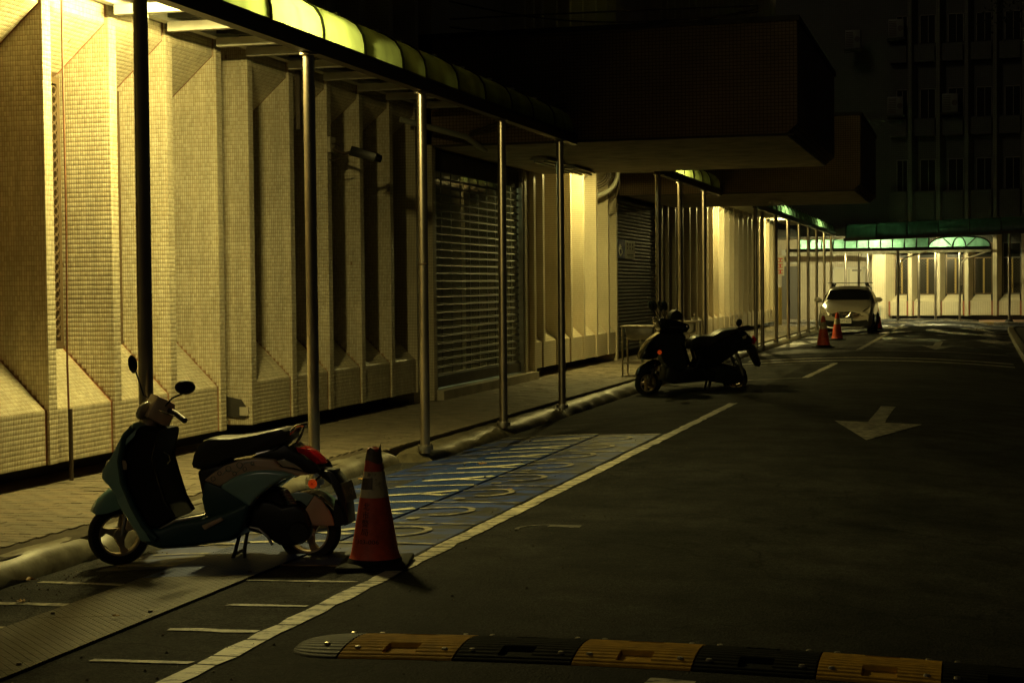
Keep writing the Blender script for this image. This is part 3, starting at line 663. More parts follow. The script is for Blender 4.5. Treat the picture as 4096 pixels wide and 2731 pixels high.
b = MB(); b.box(XS-.004, XS, Y0+.075, Y1-.075, .345, 3.30); b.build('slat_glazing', 'shutter_pane', sh)
b = MB(); b.box(XS-.03, XS+.03, Y0+.07, Y1-.07, .16, .32); b.build('bottom_rail', 'shutter', sh)
b = MB(); b.box(-7.9, -7.22, Y0-.02, Y1+.5, -.01, .13); b.build('threshold', 'concrete', bd)
rmv = MB(); rmv.box(-11.5, -11.4, 21.4, 27.24, 0, 3.5); rmv.box(-11.4, -7.95, 21.4, 21.5, 0, 3.5); rmv.box(-11.4, -7.44, 27.19, 27.24, 0, 3.5); rmv.box(-11.4, -7.5, 21.5, 27.19, -.02, .05); rmv.box(-11.4, -7.5, 21.5, 27.19, 3.42, 3.5)
rmv.build('room_shell', 'room', bd)
b = MB()
for (x, z, w, h) in ((-7.83, 2.50, .36, .075), (-7.80, 2.22, .34, .11), (-8.05, 2.44, .20, .06), (-7.98, 2.24, .13, .05), (-7.75, 2.36, .22, .02)): b.box(x, x+w, 27.085, 27.10, z, z+h)
b.build('lit_room_window', light_mat('room_window_glow', (.85, 1, .55), 2.2), bd)
b = MB()
for (x, z, w, h) in ((-8.85, 3.24, .55, .11), (-8.50, 2.65, .05, .5), (-8.95, 2.98, .45, .07), (-8.42, 1.3, .05, 1.1), (-8.6, 1.2, .7, .07), (-8.4, .95, .5, .06)): b.box(x, x+w, 27.085, 27.10, z, z+h)
b.build('lit_room_panel', light_mat('room_panel_glow', (1, .85, .4), .8), bd)
for (x, y, z, w) in ((-9.0, 25.9, 3.32, .6), (-9.8, 23.8, 3.32, .5)):
    t = empty('ceiling_lamp', (x, y, z), label='small greenish ceiling lamp inside the room behind the first shutter, %s' % ('toward its far end' if y > 25 else 'toward its near end'), cat='lamp')
    b = MB(); b.box(x-.05, x+.05, y-w/2, y+w/2, z, z+.04); b.build('housing', 'white_beam', t)
    b = MB(); b.tube([(x, y-w/2+.02, z-.02), (x, y+w/2-.02, z-.02)], .014, 8); b.build('tube', 'tube_r', t)
# second roller shutter
sh2 = empty('roller_shutter', (-7.36, 37.4, .15), label='closed steel roller shutter behind the wash stands with wheelchair sign', cat='shutter')
for yq in (34.80, 40.02): b = MB(); b.box(-7.46, -7.40, yq, yq+.08, .1, 3.58); b.build('guide_rail', 'steel_dull', sh2)
ms = None
for k in range(42):
    if ms is None:
        b = MB(); b.prism([(-.01, -.038), (.012, -.034), (.022, 0), (.012, .034), (-.01, .038)], 'y', 0, 5.12); o = b.build('slat', 'shutter', sh2, local=True); ms = o.data
    else: o = bpy.data.objects.new('slat', ms); COL.objects.link(o); o.parent = sh2
    o.location = Vector((-7.44, 34.89, .2+k*.08))-sh2.location
b = MB(); b.box(-9, -7.5, 34.8, 40.2, -.05, 4.2); b.build('shutter_backing', 'dark_concrete', bd)

# ------------------------------------------------------------------ canopies
ARCH = [(-5.25, 3.68), (-5.255, 3.80), (-5.275, 3.89), (-5.33, 3.975), (-5.43, 4.04), (-5.62, 4.10), (-6.1, 4.18), (-6.7, 4.25), (-7.28, 4.30)]
def canopy(ya, yb, ribs, posts, poly, label, xb=-5.25, far=False):
    t = empty('canopy', (xb, (ya+yb)/2, 0), label=label, cat='canopy', group='arched walkway canopies along the building')
    b = MB(); b.box(-5.30, -5.20, ya, yb, 3.55, 3.655); b.build('edge_beam', 'beam', t)
    b = MB(); b.box(-5.315, -5.195, ya, yb, 3.657, 3.69); b.build('gutter_lip', 'rib', t)
    b = MB(); b.box(-7.29, -7.20, ya, yb, 4.11, 4.19); b.build('wall_rail', 'white_beam', t)
    me_r = None
    ribs = sorted(ribs)
    for y in ribs:
        if me_r is None:
            b = MB(); nA_ = len(ARCH); cA = (-6.3, 3.3); vs_ = []
            for p in ARCH:
                d_ = Vector((p[0]-cA[0], p[1]-cA[1])).normalized() if p[0] > -6.2 else Vector((0, 1))
                if p[0] > -5.3: d_ = Vector((1, .1)).normalized()
                for yy_ in (-.014, .014): vs_ += [(p[0]+d_.x*.014, yy_, p[1]+d_.y*.014), (p[0]-d_.x*.15, yy_, p[1]-d_.y*.15)]  # inner web deepened to keep lamp light off the farther panels
            b.add(vs_, [f_ for i in range(nA_-1) for f_ in ((i*4, i*4+4, i*4+5, i*4+1), (i*4+2, i*4+3, i*4+7, i*4+6), (i*4, i*4+2, i*4+6, i*4+4), (i*4+1, i*4+5, i*4+7, i*4+3))]); o = b.build('rib', 'rib', t, local=True)
            o.data.transform(Matrix.Translation(-t.location)); me_r = o.data
            b = MB(); b.box(-7.19, -5.50, -.04, .04, 4.01, 4.095); o2 = b.build('rafter', 'white_beam', t, local=True); o2.data.transform(Matrix.Translation(-t.location)); me_f = o2.data
        else:
            o = bpy.data.objects.new('rib', me_r); COL.objects.link(o); o.parent = t
            o2 = bpy.data.objects.new('rafter', me_f); COL.objects.link(o2); o2.parent = t
        o.location = (0, y, 0); o2.location = (0, y, 0)
    edges = [ya]+ribs+[yb]
    for p, q in zip(edges, edges[1:]):
        if q-p < .05: continue
        n = len(ARCH); sag = .0
        b = MB(); b.add([(x, y, z-.003) for y in (p+.003, q-.003) for x, z in ARCH], [(i, i+1, n+i+1, n+i) for i in range(n-1)]); b.build('roof_panel', poly, t, smooth=True)
    for (y, kind) in posts:
        z0 = -.05
        b = MB(); b.tube([(xb, y, z0), (xb, y, 1.2), (xb, y, 1.205), (xb, y, 3.545)], .0485, 20, caps=False); po = b.build('post', 'steel', t, smooth=True)
        b = MB(); b.lathe([(.0495, 3.525), (.075, 3.53), (.075, 3.547), (.0495, 3.547)], (xb, y, 0), 16); b.build('cap_plate', 'steel_dull', po)
        b = MB(); b.lathe([(.049, .03), (.078, .028), (.08, .012), (.08, -.02)], (xb, y, 0), 18); b.build('base_flange', 'steel_dull', po, smooth=True)
        for q in range(4): b = MB(); b.lathe([(.001, .018), (.008, .016), (.009, 0)], (xb+.066*math.cos(q*1.571+.6), y+.066*math.sin(q*1.571+.6), .026), 6); b.build('bolt', 'bolt', po)
        po.rotation_euler = (random.gauss(0, .0012), random.gauss(0, .0012), 0)
        if kind: b = MB(); b.lathe([(.0487, 1.83), (.052, 1.835), (.052, 1.845), (.0487, 1.85)], (xb, y, 0), 16); b.build('joint_ring', 'dark_pipe', po)
    return t
canopy(4.0, 22.07, [5.2, 6.3, 7.4, 8.5, 9.7, 10.8, 11.9, 12.98, 13.97, 15.0, 15.7, 16.78, 17.8, 18.9, 19.9, 21.0], [(4.05, 0), (6.9, 0), (9.78, 0), (12.66, 0), (15.54, 1), (18.41, 0), (21.28, 0)], 'poly_yellow',
       'nearest arched yellow green polycarbonate canopy on steel posts in front of the first fins')
canopy(28.33, 35.83, [29.1, 30.14, 31.19, 32.29, 33.4, 34.5], [(28.4, 0), (30.70, 0), (33.52, 0)], 'poly_yellow', 'middle arched canopy lit yellow between the two overhanging wings')
canopy(41.83, 67.5, [42.6+1.07*k for k in range(24)], [(42.0, 0), (43.37, 0)]+[(46.56+3.196*k, 0) for k in range(7)], 'poly_green', 'long green arched canopy running from the farther wing to the lane end')

def tube_lamp(x, y, z, L, mname, label, axis='y', on=True, grp=None):
    t = empty('tube_lamp', (x, y, z), label=label, cat='lamp', group=grp)
    dx, dy = (0, L/2) if axis == 'y' else (L/2, 0)
    b = MB(); b.box(x-max(dx, .035), x+max(dx, .035), y-max(dy, .035), y+max(dy, .035), z+.03, z+.055); b.build('housing', 'white_beam', t)
    b = MB(); b.tube([(x-dx*.95, y-dy*.95, z), (x+dx*.95, y+dy*.95, z)], .018, 10); b.build('tube', mname, t, smooth=True)
    return t
tube_lamp(-6.13, 12.55, 4.0, .95, 'tube_a', 'lit yellow tube lamp under the nearest canopy between its second and third posts')
tube_lamp(-6.40, 30.95, 4.05, .7, 'tube_b', 'lit yellow tube lamp under the middle canopy')
tube_lamp(-6.40, 49.15, 4.05, .7, 'tube_c', 'lit tube lamp under the long green canopy, nearer of its two')
tube_lamp(-6.40, 60.9, 4.05, .7, 'tube_c', 'lit tube lamp under the long green canopy, farther of its two')
# dead twin-tube fittings on the soffits
def dead_fitting(x, y0, y1, z, label):
    t = empty('twin_tube_fitting', (x, (y0+y1)/2, z), label=label, cat='lamp')
    b = MB(); b.prism([(-.16, 0), (.16, 0), (.09, .055), (-.09, .055)], 'y', y0, y1); b.v = [(a+x, b_, z-.055+c) for a, b_, c in b.v]; b.build('reflector', 'white_beam', t)
    for s in (-1, 1): c = MB(); c.tube([(x+s*.08, y0+.04, z-.075), (x+s*.08, y1-.04, z-.075)], .016, 8); c.build('tube', 'tube_off', t, smooth=True)
dead_fitting(-6.33, 24.3, 25.6, 3.59, 'unlit twin tube fitting on the underside of the nearer wing, closer one')
dead_fitting(-6.33, 26.2, 27.6, 3.59, 'unlit twin tube fitting on the underside of the nearer wing, farther one')
dead_fitting(-4.42, 39.0, 40.2, 3.59, 'unlit twin tube fitting on the underside of the farther wing')

# ------------------------------------------------------------------ fittings on the building
b = MB(); b.tube([(-7.262, 12.2, 6), (-7.262, 12.2, 3.3), (-7.255, 12.2, 2.2), (-7.27, 12.2, 1.0), (-7.26, 12.21, .1)], .009, 8)
tag(b.build('conduit_pipe', 'orange_pipe', smooth=True), 'thin rusty conduit running down the wall beside the leftmost fin', 'pipe')
b = MB(); b.tube([(-7.25, 12.2, .62), (-7.25, 12.2, .02)], .019, 10)
tag(b.build('conduit_sleeve', 'dark_pipe', smooth=True), 'dark sleeve round the foot of the thin conduit', 'pipe')
# closed circuit camera
t = empty('security_camera', (-7.25, 18.25, 3.2), label='dark security camera on a wall bracket between the second and third posts', cat='camera')
b = MB(); b.box(-7.315, -7.28, 18.17, 18.33, 3.22, 3.40); b.build('wall_plate', 'concrete', t)
b = MB(); b.tube([(-7.28, 18.25, 3.26), (-7.12, 18.25, 3.2), (-7.02, 18.22, 3.22)], .02, 8); b.build('bracket', 'dark_pipe', t, smooth=True)
b = MB(); b.prism([(-7.04, 3.17), (-6.72, 3.08), (-6.68, 3.18), (-7.0, 3.28)], 'y', 18.13, 18.27); b.build('housing', 'black', t, bevel=.012)
b = MB(); b.tube([(-6.70, 18.2, 3.13), (-6.66, 18.2, 3.12)], .045, 14); b.build('lens', 'mirror', t, smooth=True)
b = MB(); b.tube([(-7.26+.1*math.cos(a/3), 18.22, 3.22+.1*math.sin(a/3)) for a in range(2, 17)], .008, 6); b.build('cable_loop', 'dark_pipe', t, smooth=True)
b = MB(); b.box(-7.31, -7.26, 17.22, 17.27, 3.4, 4.1); tag(b.build('cable_duct', 'dark_pipe'), 'narrow dark cable duct running down between fins above the security camera', 'duct')
# pipes crossing the nearer wing
b = MB(); b.tube([(-7.25, 20.6, 3.83), (-6.6, 21.4, 3.65), (-6.5, 22.0, 3.5)], .04, 10); tag(b.build('slanting_pipe', 'pale_pipe', smooth=True), 'pale slanting pipe below the canopy roof beside the nearer wing', 'pipe')
for k, dz in enumerate((0, .05, .10)):
    b = MB(); b.tube([(-6.75, 22.06, 3.72+dz*.6), (-6.3, 22.06, 3.80+dz), (-5.9, 22.05, 3.86+dz), (-5.5, 22.05, 3.96+dz*1.3), (-5.3, 21.9, 4.0+dz)], .011, 6)
    tag(b.build('cable', 'dark_pipe', smooth=True), ('lowest', 'middle', 'topmost')[k]+' of three cables stapled across the front of the nearer wing', 'cable', 'cables across the nearer wing')
for k, (za, zb) in enumerate(((5.35, 5.3), (5.6, 5.22), (5.24, 5.26))):
    b = MB(); n = 14; b.tube([(-7.0+4.3*i/n, 22.0-.6*math.sin(math.pi*i/n), za+(zb-za)*i/n-.3*math.sin(math.pi*i/n)*(1 if k else .3)) for i in range(n+1)], .012, 6)
    tag(b.build('sagging_cable', 'dark_pipe', smooth=True), ('upper', 'loosest', 'tightest')[k]+' dark cable sagging along the top of the nearer wing', 'cable', 'cables above the nearer wing')
# white hose hanging in a loop
t = empty('hanging_hose', (-7.2, 33.2, 3.9), label='pale hose and coiled wires hanging in a loop beside the middle canopy end', cat='hose')
b = MB(); b.tube([(-7.45+.47*math.cos(R(a)), 33.25, 3.95+.46*math.sin(R(a))) for a in range(-110, 40, 10)], .045, 12); b.build('hose', 'pale_pipe', t, smooth=True)
for q in range(3): b = MB(); b.tube([(-7.45+(.33-.04*q)*math.cos(R(a)), 33.22, 3.95+(.33-.05*q)*math.sin(R(a))) for a in range(-110, 40, 10)], .010, 6); b.build('wire', 'dark_pipe', t, smooth=True)
b = MB(); b.tube([(-7.0, 33.4, 4.1), (-6.98, 33.4, 3.7), (-7.05, 33.4, 3.45), (-7.2, 33.4, 3.4)], .018, 8); b.build('drop_wire', 'dark_pipe', t, smooth=True)
# wheelchair sign + notice on the second shutter
t = empty('wheelchair_sign', (-7.39, 35.05, 2.4), label='small blue wheelchair sign on the second shutter', cat='sign')
b = MB(); b.box(-7.405, -7.395, 34.92, 35.95, 2.22, 2.62); b.build('sign_board', 'sign_blue', t)
b = MB(); X_ = -7.392
def sg(y, z): return (X_, 35.42+y*1.6, 2.42+z)
b.tube([sg(-.03, .10), sg(-.02, .0), sg(.08, .0), sg(.12, -.10)], .013, 6); b.tube([sg(-.02, .05), sg(.06, .05)], .011, 6)
b.tube([sg(.0+.09*math.cos(R(a)), -.05+.09*math.sin(R(a))) for a in range(100, 340, 20)], .011, 6); b.lathe([(.001, -.006), (.028, 0), (.001, .006)], sg(-.035, .145), 10, 'x'); b.build('wheelchair_mark', 'sign_white', t)
t = empty('notice_board', (-7.39, 36.4, 2.4), label='small white notice with round icons right of the wheelchair sign', cat='sign')
b = MB(); b.box(-7.405, -7.396, 35.98, 37.05, 2.22, 2.62); b.build('sign_board', 'sign_white', t)
for k in range(3):
    for zz, rr in ((2.54, .035), (2.45, .028)): b = MB(); b.lathe([(.001, .002), (rr, .002), (rr, -.002)], (-7.392, 36.2+k*.3, zz), 10, 'x'); b.build('round_icon', 'ink', t)
b = MB(); b.box(-7.396, -7.393, 36.15, 36.9, 2.30, 2.315); b.box(-7.396, -7.393, 36.25, 36.8, 2.27, 2.28); b.build('print_lines', 'ink', t)
t = empty('red_lettered_sign', (-7.2, 64.8, 2.2), label='narrow white sign with red lettering on the last fin of the long facade', cat='sign')
b = MB(); b.box(-7.30, -7.0, 64.9, 64.92, 1.95, 2.75); b.build('sign_board', 'sign_white', t)
for k in range(3): b = MB(); z = 2.03+k*.23; b.box(-7.25, -7.05, 64.885, 64.898, z, z+.03); b.box(-7.25, -7.05, 64.885, 64.898, z+.12, z+.15); b.box(-7.17, -7.13, 64.885, 64.898, z+.03, z+.12); b.build('red_character', 'sign_red', t)
b = MB(); b.box(-7.28, -7.14, 65.3, 65.36, 0, 1.5); tag(b.build('corner_guard', 'hazard'), 'yellow and black striped guard at the corner ending the long facade', 'corner guard')

# stainless wash stands
def wash_stand(x, y, rz, label, two):
    t = empty('wash_stand', (x, y, 0), rz, label, 'wash stand', 'stainless wash stands on the pavement')
    W2, D2, hh = .30, .23, .86
    for sx in (-1, 1):
        for sy in (-1, 1): b = MB(); b.tube([(sx*W2, sy*D2, 0), (sx*W2, sy*D2, hh)], .017, 8); b.build('leg', 'steel', t, local=True, smooth=True)
    b = MB(); b.box(-W2-.03, W2+.03, -D2-.03, D2+.03, hh, hh+.03); b.build('rim', 'steel', t, local=True, bevel=.006)
    b = MB(); b.prism([(-W2+.04, hh), (W2-.04, hh), (W2-.06, hh-.17), (W2-.12, hh-.23), (-W2+.12, hh-.23), (-W2+.06, hh-.17)], 'y', -D2+.03, D2-.03); b.build('basin', 'steel_dull', t, local=True, bevel=.02)
    for sy in (-1, 1): b = MB(); b.box(-W2, W2, sy*D2-.012, sy*D2+.012, .20, .235); b.build('cross_bar', 'steel', t, local=True)
    b = MB(); b.tube([(0, 0, hh-.2), (0, 0, .45), (0, .1, .38), (0, .1, .1)], .03, 8); b.build('drain_pipe', 'pale_pipe', t, local=True, smooth=True)
    b = MB(); b.tube([(.2, .17, hh+.03), (.2, .17, hh+.14), (.2, .12, hh+.17), (.2, .04, hh+.15)], .014, 8); b.tube([(.16, .17, hh+.09), (.2, .17, hh+.09)], .012, 6); b.build('tap', 'chrome', t, local=True, smooth=True)
wash_stand(-5.72, 29.2, 0, 'stainless steel wash stand on the pavement left of the black scooters, nearer one', 0)
wash_stand(-5.62, 33.2, 0, 'stainless steel wash stand behind the black scooters, farther one', 1)

# ------------------------------------------------------------------ building across the lane end
eb = empty('end_building', (-1, 78, -.1), label='tall building across the end of the lane with slanted fins and lattice windows', cat='building')
YE = 78.0
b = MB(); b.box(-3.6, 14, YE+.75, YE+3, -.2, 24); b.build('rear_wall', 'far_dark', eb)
b = MB(); b.box(-3.55, 14, YE+.35, YE+.75, -.2, .12); b.build('plinth', 'dark_concrete', eb)
b = MB(); b.prism([(-4.35, YE), (-3.75, YE), (-3.35, YE+.5), (-3.35, YE+3), (-4.35, YE+3)], 'z', -.15, 3.7); b.build('corner_pier', 'plaster', eb)
b = MB(); b.box(-9.5, -4.35, 81.5, 82, -.15, 3.9); b.build('entrance_wall', 'plaster', eb)
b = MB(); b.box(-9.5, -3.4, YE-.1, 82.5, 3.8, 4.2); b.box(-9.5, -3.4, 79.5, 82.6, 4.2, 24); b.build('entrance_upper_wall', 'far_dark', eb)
b = MB(); b.box(-6.35, -4.95, 81.44, 81.5, -.1, 2.35); dr = b.build('entrance_door', 'door', eb)
b = MB(); b.box(-6.42, -6.35, 81.42, 81.5, -.1, 2.42); b.box(-4.95, -4.88, 81.42, 81.5, -.1, 2.42); b.box(-6.42, -4.88, 81.42, 81.5, 2.35, 2.42); b.build('door_frame', 'sign_white', dr)
b = MB(); b.box(-5.66, -5.64, 81.42, 81.44, -.05, 2.33); b.build('door_gap', 'dark_pipe', dr)
b = MB(); b.box(-5.5, -5.05, 81.40, 81.44, 2.22, 2.30); b.build('door_closer', 'alu', dr)
b = MB(); b.box(-8.9, -8.0, 81.44, 81.5, -.1, 2.5); b.build('side_door', 'alu', eb)
b = MB(); b.box(-8.9, -8.1, 81.40, 81.44, 2.6, 3.3); b.build('transom_light', 'sign_white', eb)
b = MB(); b.box(-4.72, -4.50, YE+3.3, YE+3.48, .95, 1.45); b.build('meter_box', 'alu', eb)
pitch = 1.256; F0 = -2.73
fx = [F0+pitch*k for k in range(12)]
for k, x in enumerate(fx):
    b = MB(); b.prism([(x, YE), (x+.17, YE), (x+.40, YE+.62), (x+.40, YE+.76), (x, YE+.76)], 'z', .10, 4.3); b.build('fin', 'plaster', eb)
    b = MB(); b.prism([(x, YE), (x+.17, YE), (x+.40, YE+.62), (x+.40, YE+.76), (x, YE+.76)], 'z', 4.302, 22); b.build('upper_fin', 'shaded_fin_tile', eb)
for k in range(-1, 9):
    x0 = (fx[k]+.17) if k >= 0 else -3.62; x1 = fx[k+1]
    sk = .24
    # lower sill panel with slanted cheeks
    b = MB(); z0, zc, z1 = .12, .76, 1.04
    xa, xb2 = x0+.09, x1-.08
    b.add([(xa, YE+.10, z0), (xb2, YE+.10, z0), (xb2, YE+.10, zc), (xa, YE+.10, zc), (xa+sk, YE+.58, z1+.02), (xb2, YE+.58, z1+.02), (xa, YE+.74, z0), (xb2, YE+.74, z0), (xa+sk, YE+.74, z1+.02), (xb2, YE+.74, z1+.02)],
          [(0, 1, 2, 3), (3, 2, 5, 4), (4, 5, 9, 8), (0, 3, 4, 8, 6), (1, 7, 9, 5, 2), (0, 6, 7, 1), (6, 8, 9, 7)])
    sp_ = b.build('sill_panel', 'plaster', eb)
    for p_, q_ in ((x0+.005, xa-.005), (xb2+.004, x1-.003)): b = MB(); b.box(p_, q_, YE+.11, YE+.74, z0, zc+.02); b.build('joint_strip', 'redtile', sp_)
    # ground floor window
    wa, wb, za, zb = x0+sk+.02, x1-.01, 1.07, 3.45
    b = MB(); yw = YE+.62
    for (p, q, r0, r1) in ((wa, wa+.05, za, zb), (wb-.05, wb, za, zb), (wa, wb, za, za+.06), (wa, wb, 2.72, 2.78), (wa, wb, zb-.05, zb)): b.box(p, q, yw-.03, yw+.02, r0, r1)
    wf = b.build('window_frame', 'alu' if k == 3 else 'winframe', eb)
    b = MB(); b.box(wa, wb, yw+.03, yw+.05, za, zb); b.build('pane', 'darkglass', wf)
    b = MB(); b.box((wa+wb)/2-.02, (wa+wb)/2+.06, yw+.02, yw+.028, za+.06, 2.72); b.build('curtain', 'curtain', wf)
    b = MB(); wd, hg = wb-wa, 2.70-za; stp = .135; n = int((wd+hg)/stp)
    for i in range(n):
        for s_ in (0, 1):
            u0 = i*stp; pu0, pv0 = (u0, 0) if u0 <= wd else (wd, u0-wd); pu1, pv1 = (0, u0) if u0 <= hg else (u0-hg, hg)
            if s_: pu0, pu1 = wd-pu0, wd-pu1
            a_, c_ = Vector((wa+pu0, yw-.036+s_*.002, za+pv0)), Vector((wa+pu1, yw-.036+s_*.002, za+pv1))
            if (a_-c_).length < .02: continue
            d_ = (c_-a_).normalized(); n_ = Vector((-d_.z, 0, d_.x))*.005
            b.add([a_-n_, a_+n_, c_+n_, c_-n_], [(0, 1, 2, 3)])
    b.build('lattice_grille', 'grille', wf, kind='stuff')
    # spandrels and upper windows
    for (p0, p1, w0, w1) in ((4.55, 5.85, 5.9, 7.35), (8.4, 9.2, 9.25, 10.6), (11.8, 12.6, 12.7, 14.0)):
        b = MB(); b.box(x0+.09, x1-.07, YE+.30, YE+.75, p0, p1); b.build('spandrel_panel', 'far_dark', eb)
        b = MB(); wa2 = x0+.35; b.box(wa2, wa2+.04, YE+.66, YE+.72, w0, w1); b.box(x1-.06, x1-.02, YE+.66, YE+.72, w0, w1); b.box(wa2, x1-.02, YE+.66, YE+.72, w1-.04, w1); b.box((wa2+x1)/2, (wa2+x1)/2+.03, YE+.66, YE+.72, w0, w1)
        w_ = b.build('upper_window_frame', 'alu', eb); b = MB(); b.box(wa2+.04, x1-.06, YE+.72, YE+.74, w0, w1); b.build('pane', 'darkglass', w_)
b = MB(); b.box(1.75, 2.35, YE+.70, YE+.72, 2.75, 3.15); b.build('lit_inner_window', light_mat('teal_room_glow', (.35, 1, .75), .09), eb)
def ac_unit(x, z, label):
    t = empty('air_conditioner', (x, YE+.2, z), label=label, cat='air conditioner', group='air conditioner units high on the end building')
    b = MB(); b.box(x-.35, x+.35, YE-.12, YE+.5, z, z+.85); b.build('casing', 'ac', t, bevel=.02)
    for k in range(9): b = MB(); b.box(x-.32, x+.02, YE-.135, YE-.122, z+.08+k*.08, z+.12+k*.08); b.build('louvre', 'dark_pipe', t)
    b = MB(); b.tube([(x+.2, YE-.13, z+.42), (x+.2, YE-.122, z+.42)], .13, 14); b.build('fan_grille', 'dark_pipe', t)
    b = MB(); b.box(x-.42, x+.42, YE-.2, YE+.75, z-.07, z-.02); b.build('shelf', 'dark_concrete', t)
ac_unit(-3.28, 9.35, 'air conditioner on the end building, lower left of the four'); ac_unit(-.85, 9.40, 'air conditioner on the end building, lower right of the four')
ac_unit(-5.2, 12.5, 'air conditioner on the end building, upper left of the four'); ac_unit(-3.25, 12.9, 'air conditioner on the end building, second from the left in the upper row')
# wall lamp and loudspeaker on the corner pier
t = empty('flood_lamp', (-4.6, 77.8, 3.1), label='small dead flood lamp on an arm left of the bright corner pier', cat='lamp')
b = MB(); b.tube([(-4.35, 77.95, 3.25), (-4.75, 77.8, 3.25)], .02, 6); b.build('arm', 'alu', t); b = MB(); b.prism([(-4.85, 2.85), (-4.6, 2.80), (-4.55, 3.12), (-4.82, 3.2)], 'y', 77.6, 77.85); b.build('housing', 'alu', t, bevel=.02)
t = empty('loudspeaker', (-4.0, 77.8, 3.1), label='dark box speaker on a pale bracket high on the bright corner pier', cat='speaker')
b = MB(); b.box(-4.30, -3.92, 77.8, 77.98, 2.98, 3.28); b.build('bracket_box', 'ac', t); b = MB(); b.box(-3.92, -3.76, 77.65, 77.9, 3.06, 3.26); b.build('speaker_box', 'black', t, bevel=.01)
b = MB(); b.tube([(-3.98, 77.8, .55), (-3.98, 77.8, -.08)], .03, 8); b.box(-4.06, -3.9, 77.72, 77.88, .53, .58); tag(b.build('stand_pipe', 'pale_pipe'), 'short stand pipe in front of the bright corner pier', 'pipe')

# far pavement and kerb
b = MB(); b.box(-10, 16, 72.75, 83, -.6, -.10); b.build('far_pavement', 'paver_red', kind='structure')
fk = empty('far_kerb', kind='structure')
x = -5.0; k = 0
while x < 13:
    b = MB(); L = 1.0; b.prism([(72.42, -.24), (72.42, -.12), (72.47, -.075), (72.74, -.07), (72.74, -.24)], 'x', x+.01, x+L-.01); b.build('kerb_stone', 'kerb_yellow' if k in (2, 3, 4, 5) else 'kerb_dirty' if k > 6 else 'kerb', fk, bevel=.01); x += L; k += 1
b = MB()
for i in range(260):
    px_, py_ = random.gauss(-2.6, .25), random.gauss(72.45, .06); h = random.uniform(.02, .07)
    b.add([(px_-.012, py_, -.2), (px_+.012, py_, -.2), (px_+random.gauss(0, .02), py_, -.2+h+.06)], [(0, 1, 2)])
b.build('weeds', 'moss', kind='stuff')
# island on the right
isl = MB(); pts = []
for (x, y) in ((1.42, 20), (1.30, 30), (1.14, 37), (1.18, 45), (1.26, 56), (1.32, 61.2), (1.42, 62.2), (1.62, 62.7), (1.9, 62.9), (9, 63.2)): pts.append((x, y))
kb2 = empty('island_kerb', kind='structure')
for i in range(len(pts)-1):
    (xa, ya), (xb3, yb3) = pts[i], pts[i+1]; n = max(1, int(math.hypot(xb3-xa, yb3-ya)/1.2))
    for q in range(n):
        A = Vector((xa+(xb3-xa)*q/n, ya+(yb3-ya)*q/n, 0)); B = Vector((xa+(xb3-xa)*(q+1)/n, ya+(yb3-ya)*(q+1)/n, 0)); d = (B-A).normalized(); nr = Vector((d.y, -d.x, 0))*.2; e = d*.012
        b = MB(); b.add([A+e+Vector((0, 0, -.3)), B-e+Vector((0, 0, -.3)), B-e+nr+Vector((0, 0, -.3)), A+e+nr+Vector((0, 0, -.3)), A+e+Vector((0, 0, -.01)), B-e+Vector((0, 0, -.01)), B-e+nr+Vector((0, 0, .01)), A+e+nr+Vector((0, 0, .01))],
                       [(0, 3, 2, 1), (4, 5, 6, 7), (0, 1, 5, 4), (1, 2, 6, 5), (2, 3, 7, 6), (3, 0, 4, 7)]); b.build('kerb_stone', 'kerb_dirty', kb2, bevel=.03)
b = MB(); P = [(x+.19, y-.1) for x, y in pts]+[(9, 20)]; b.prism(P, 'z', -.3, -.03); b.build('island', 'earth', kind='structure')

# ------------------------------------------------------------------ canopy along the end building, and the lit porch
t = empty('end_canopy', (1, 73.2, 0), label='unlit green arched canopy running across the end of the lane', cat='canopy')
def ez(x): return 3.60+(x+5.2)*.028
x = -5.2; xe = []
while x < 10: xe.append(x); x += 1.30
PR = [(0, 0), (.0, .12), (.04, .26), (.14, .40), (.32, .52), (.6, .60), (1.2, .64), (2.6, .66)]
b = MB(); b.add([(xx, y, ez(xx)+z) for xx in (-5.3, 11) for y, z in ((73.0, -.13), (73.0, 0), (73.1, 0), (73.1, -.13))], [(0, 1, 2, 3), (4, 7, 6, 5), (0, 4, 5, 1), (1, 5, 6, 2), (2, 6, 7, 3), (3, 7, 4, 0)]); b.build('edge_beam', 'beam', t)
for i, xx in enumerate(xe):
    b = MB(); b.tube([(xx, 73.0+y, ez(xx)+z) for y, z in PR], .03, 6); b.build('rib', 'rib', t, smooth=True)
    if i < len(xe)-1:
        x2 = xe[i+1]; b = MB(); n = len(PR); b.add([(q, 73.03+y, ez(q)+z-.01) for q in (xx, x2) for y, z in PR], [(j, j+1, n+j+1, n+j) for j in range(n-1)]); b.build('roof_panel', 'poly_unlit', t, smooth=True)
for (xx, r_) in ((1.64, .055), (6.5, .055)):
    b = MB(); b.tube([(xx, 73.05, -.1), (xx, 73.05, ez(xx)-.13)], r_, 12); po = b.build('post', 'steel', t, smooth=True); b = MB(); b.lathe([(.001, .1), (.12, .08), (.2, -.02), (.25, -.16)], (xx, 73.05, -.05), 12); b.build('foot_block', 'dark_concrete', po)

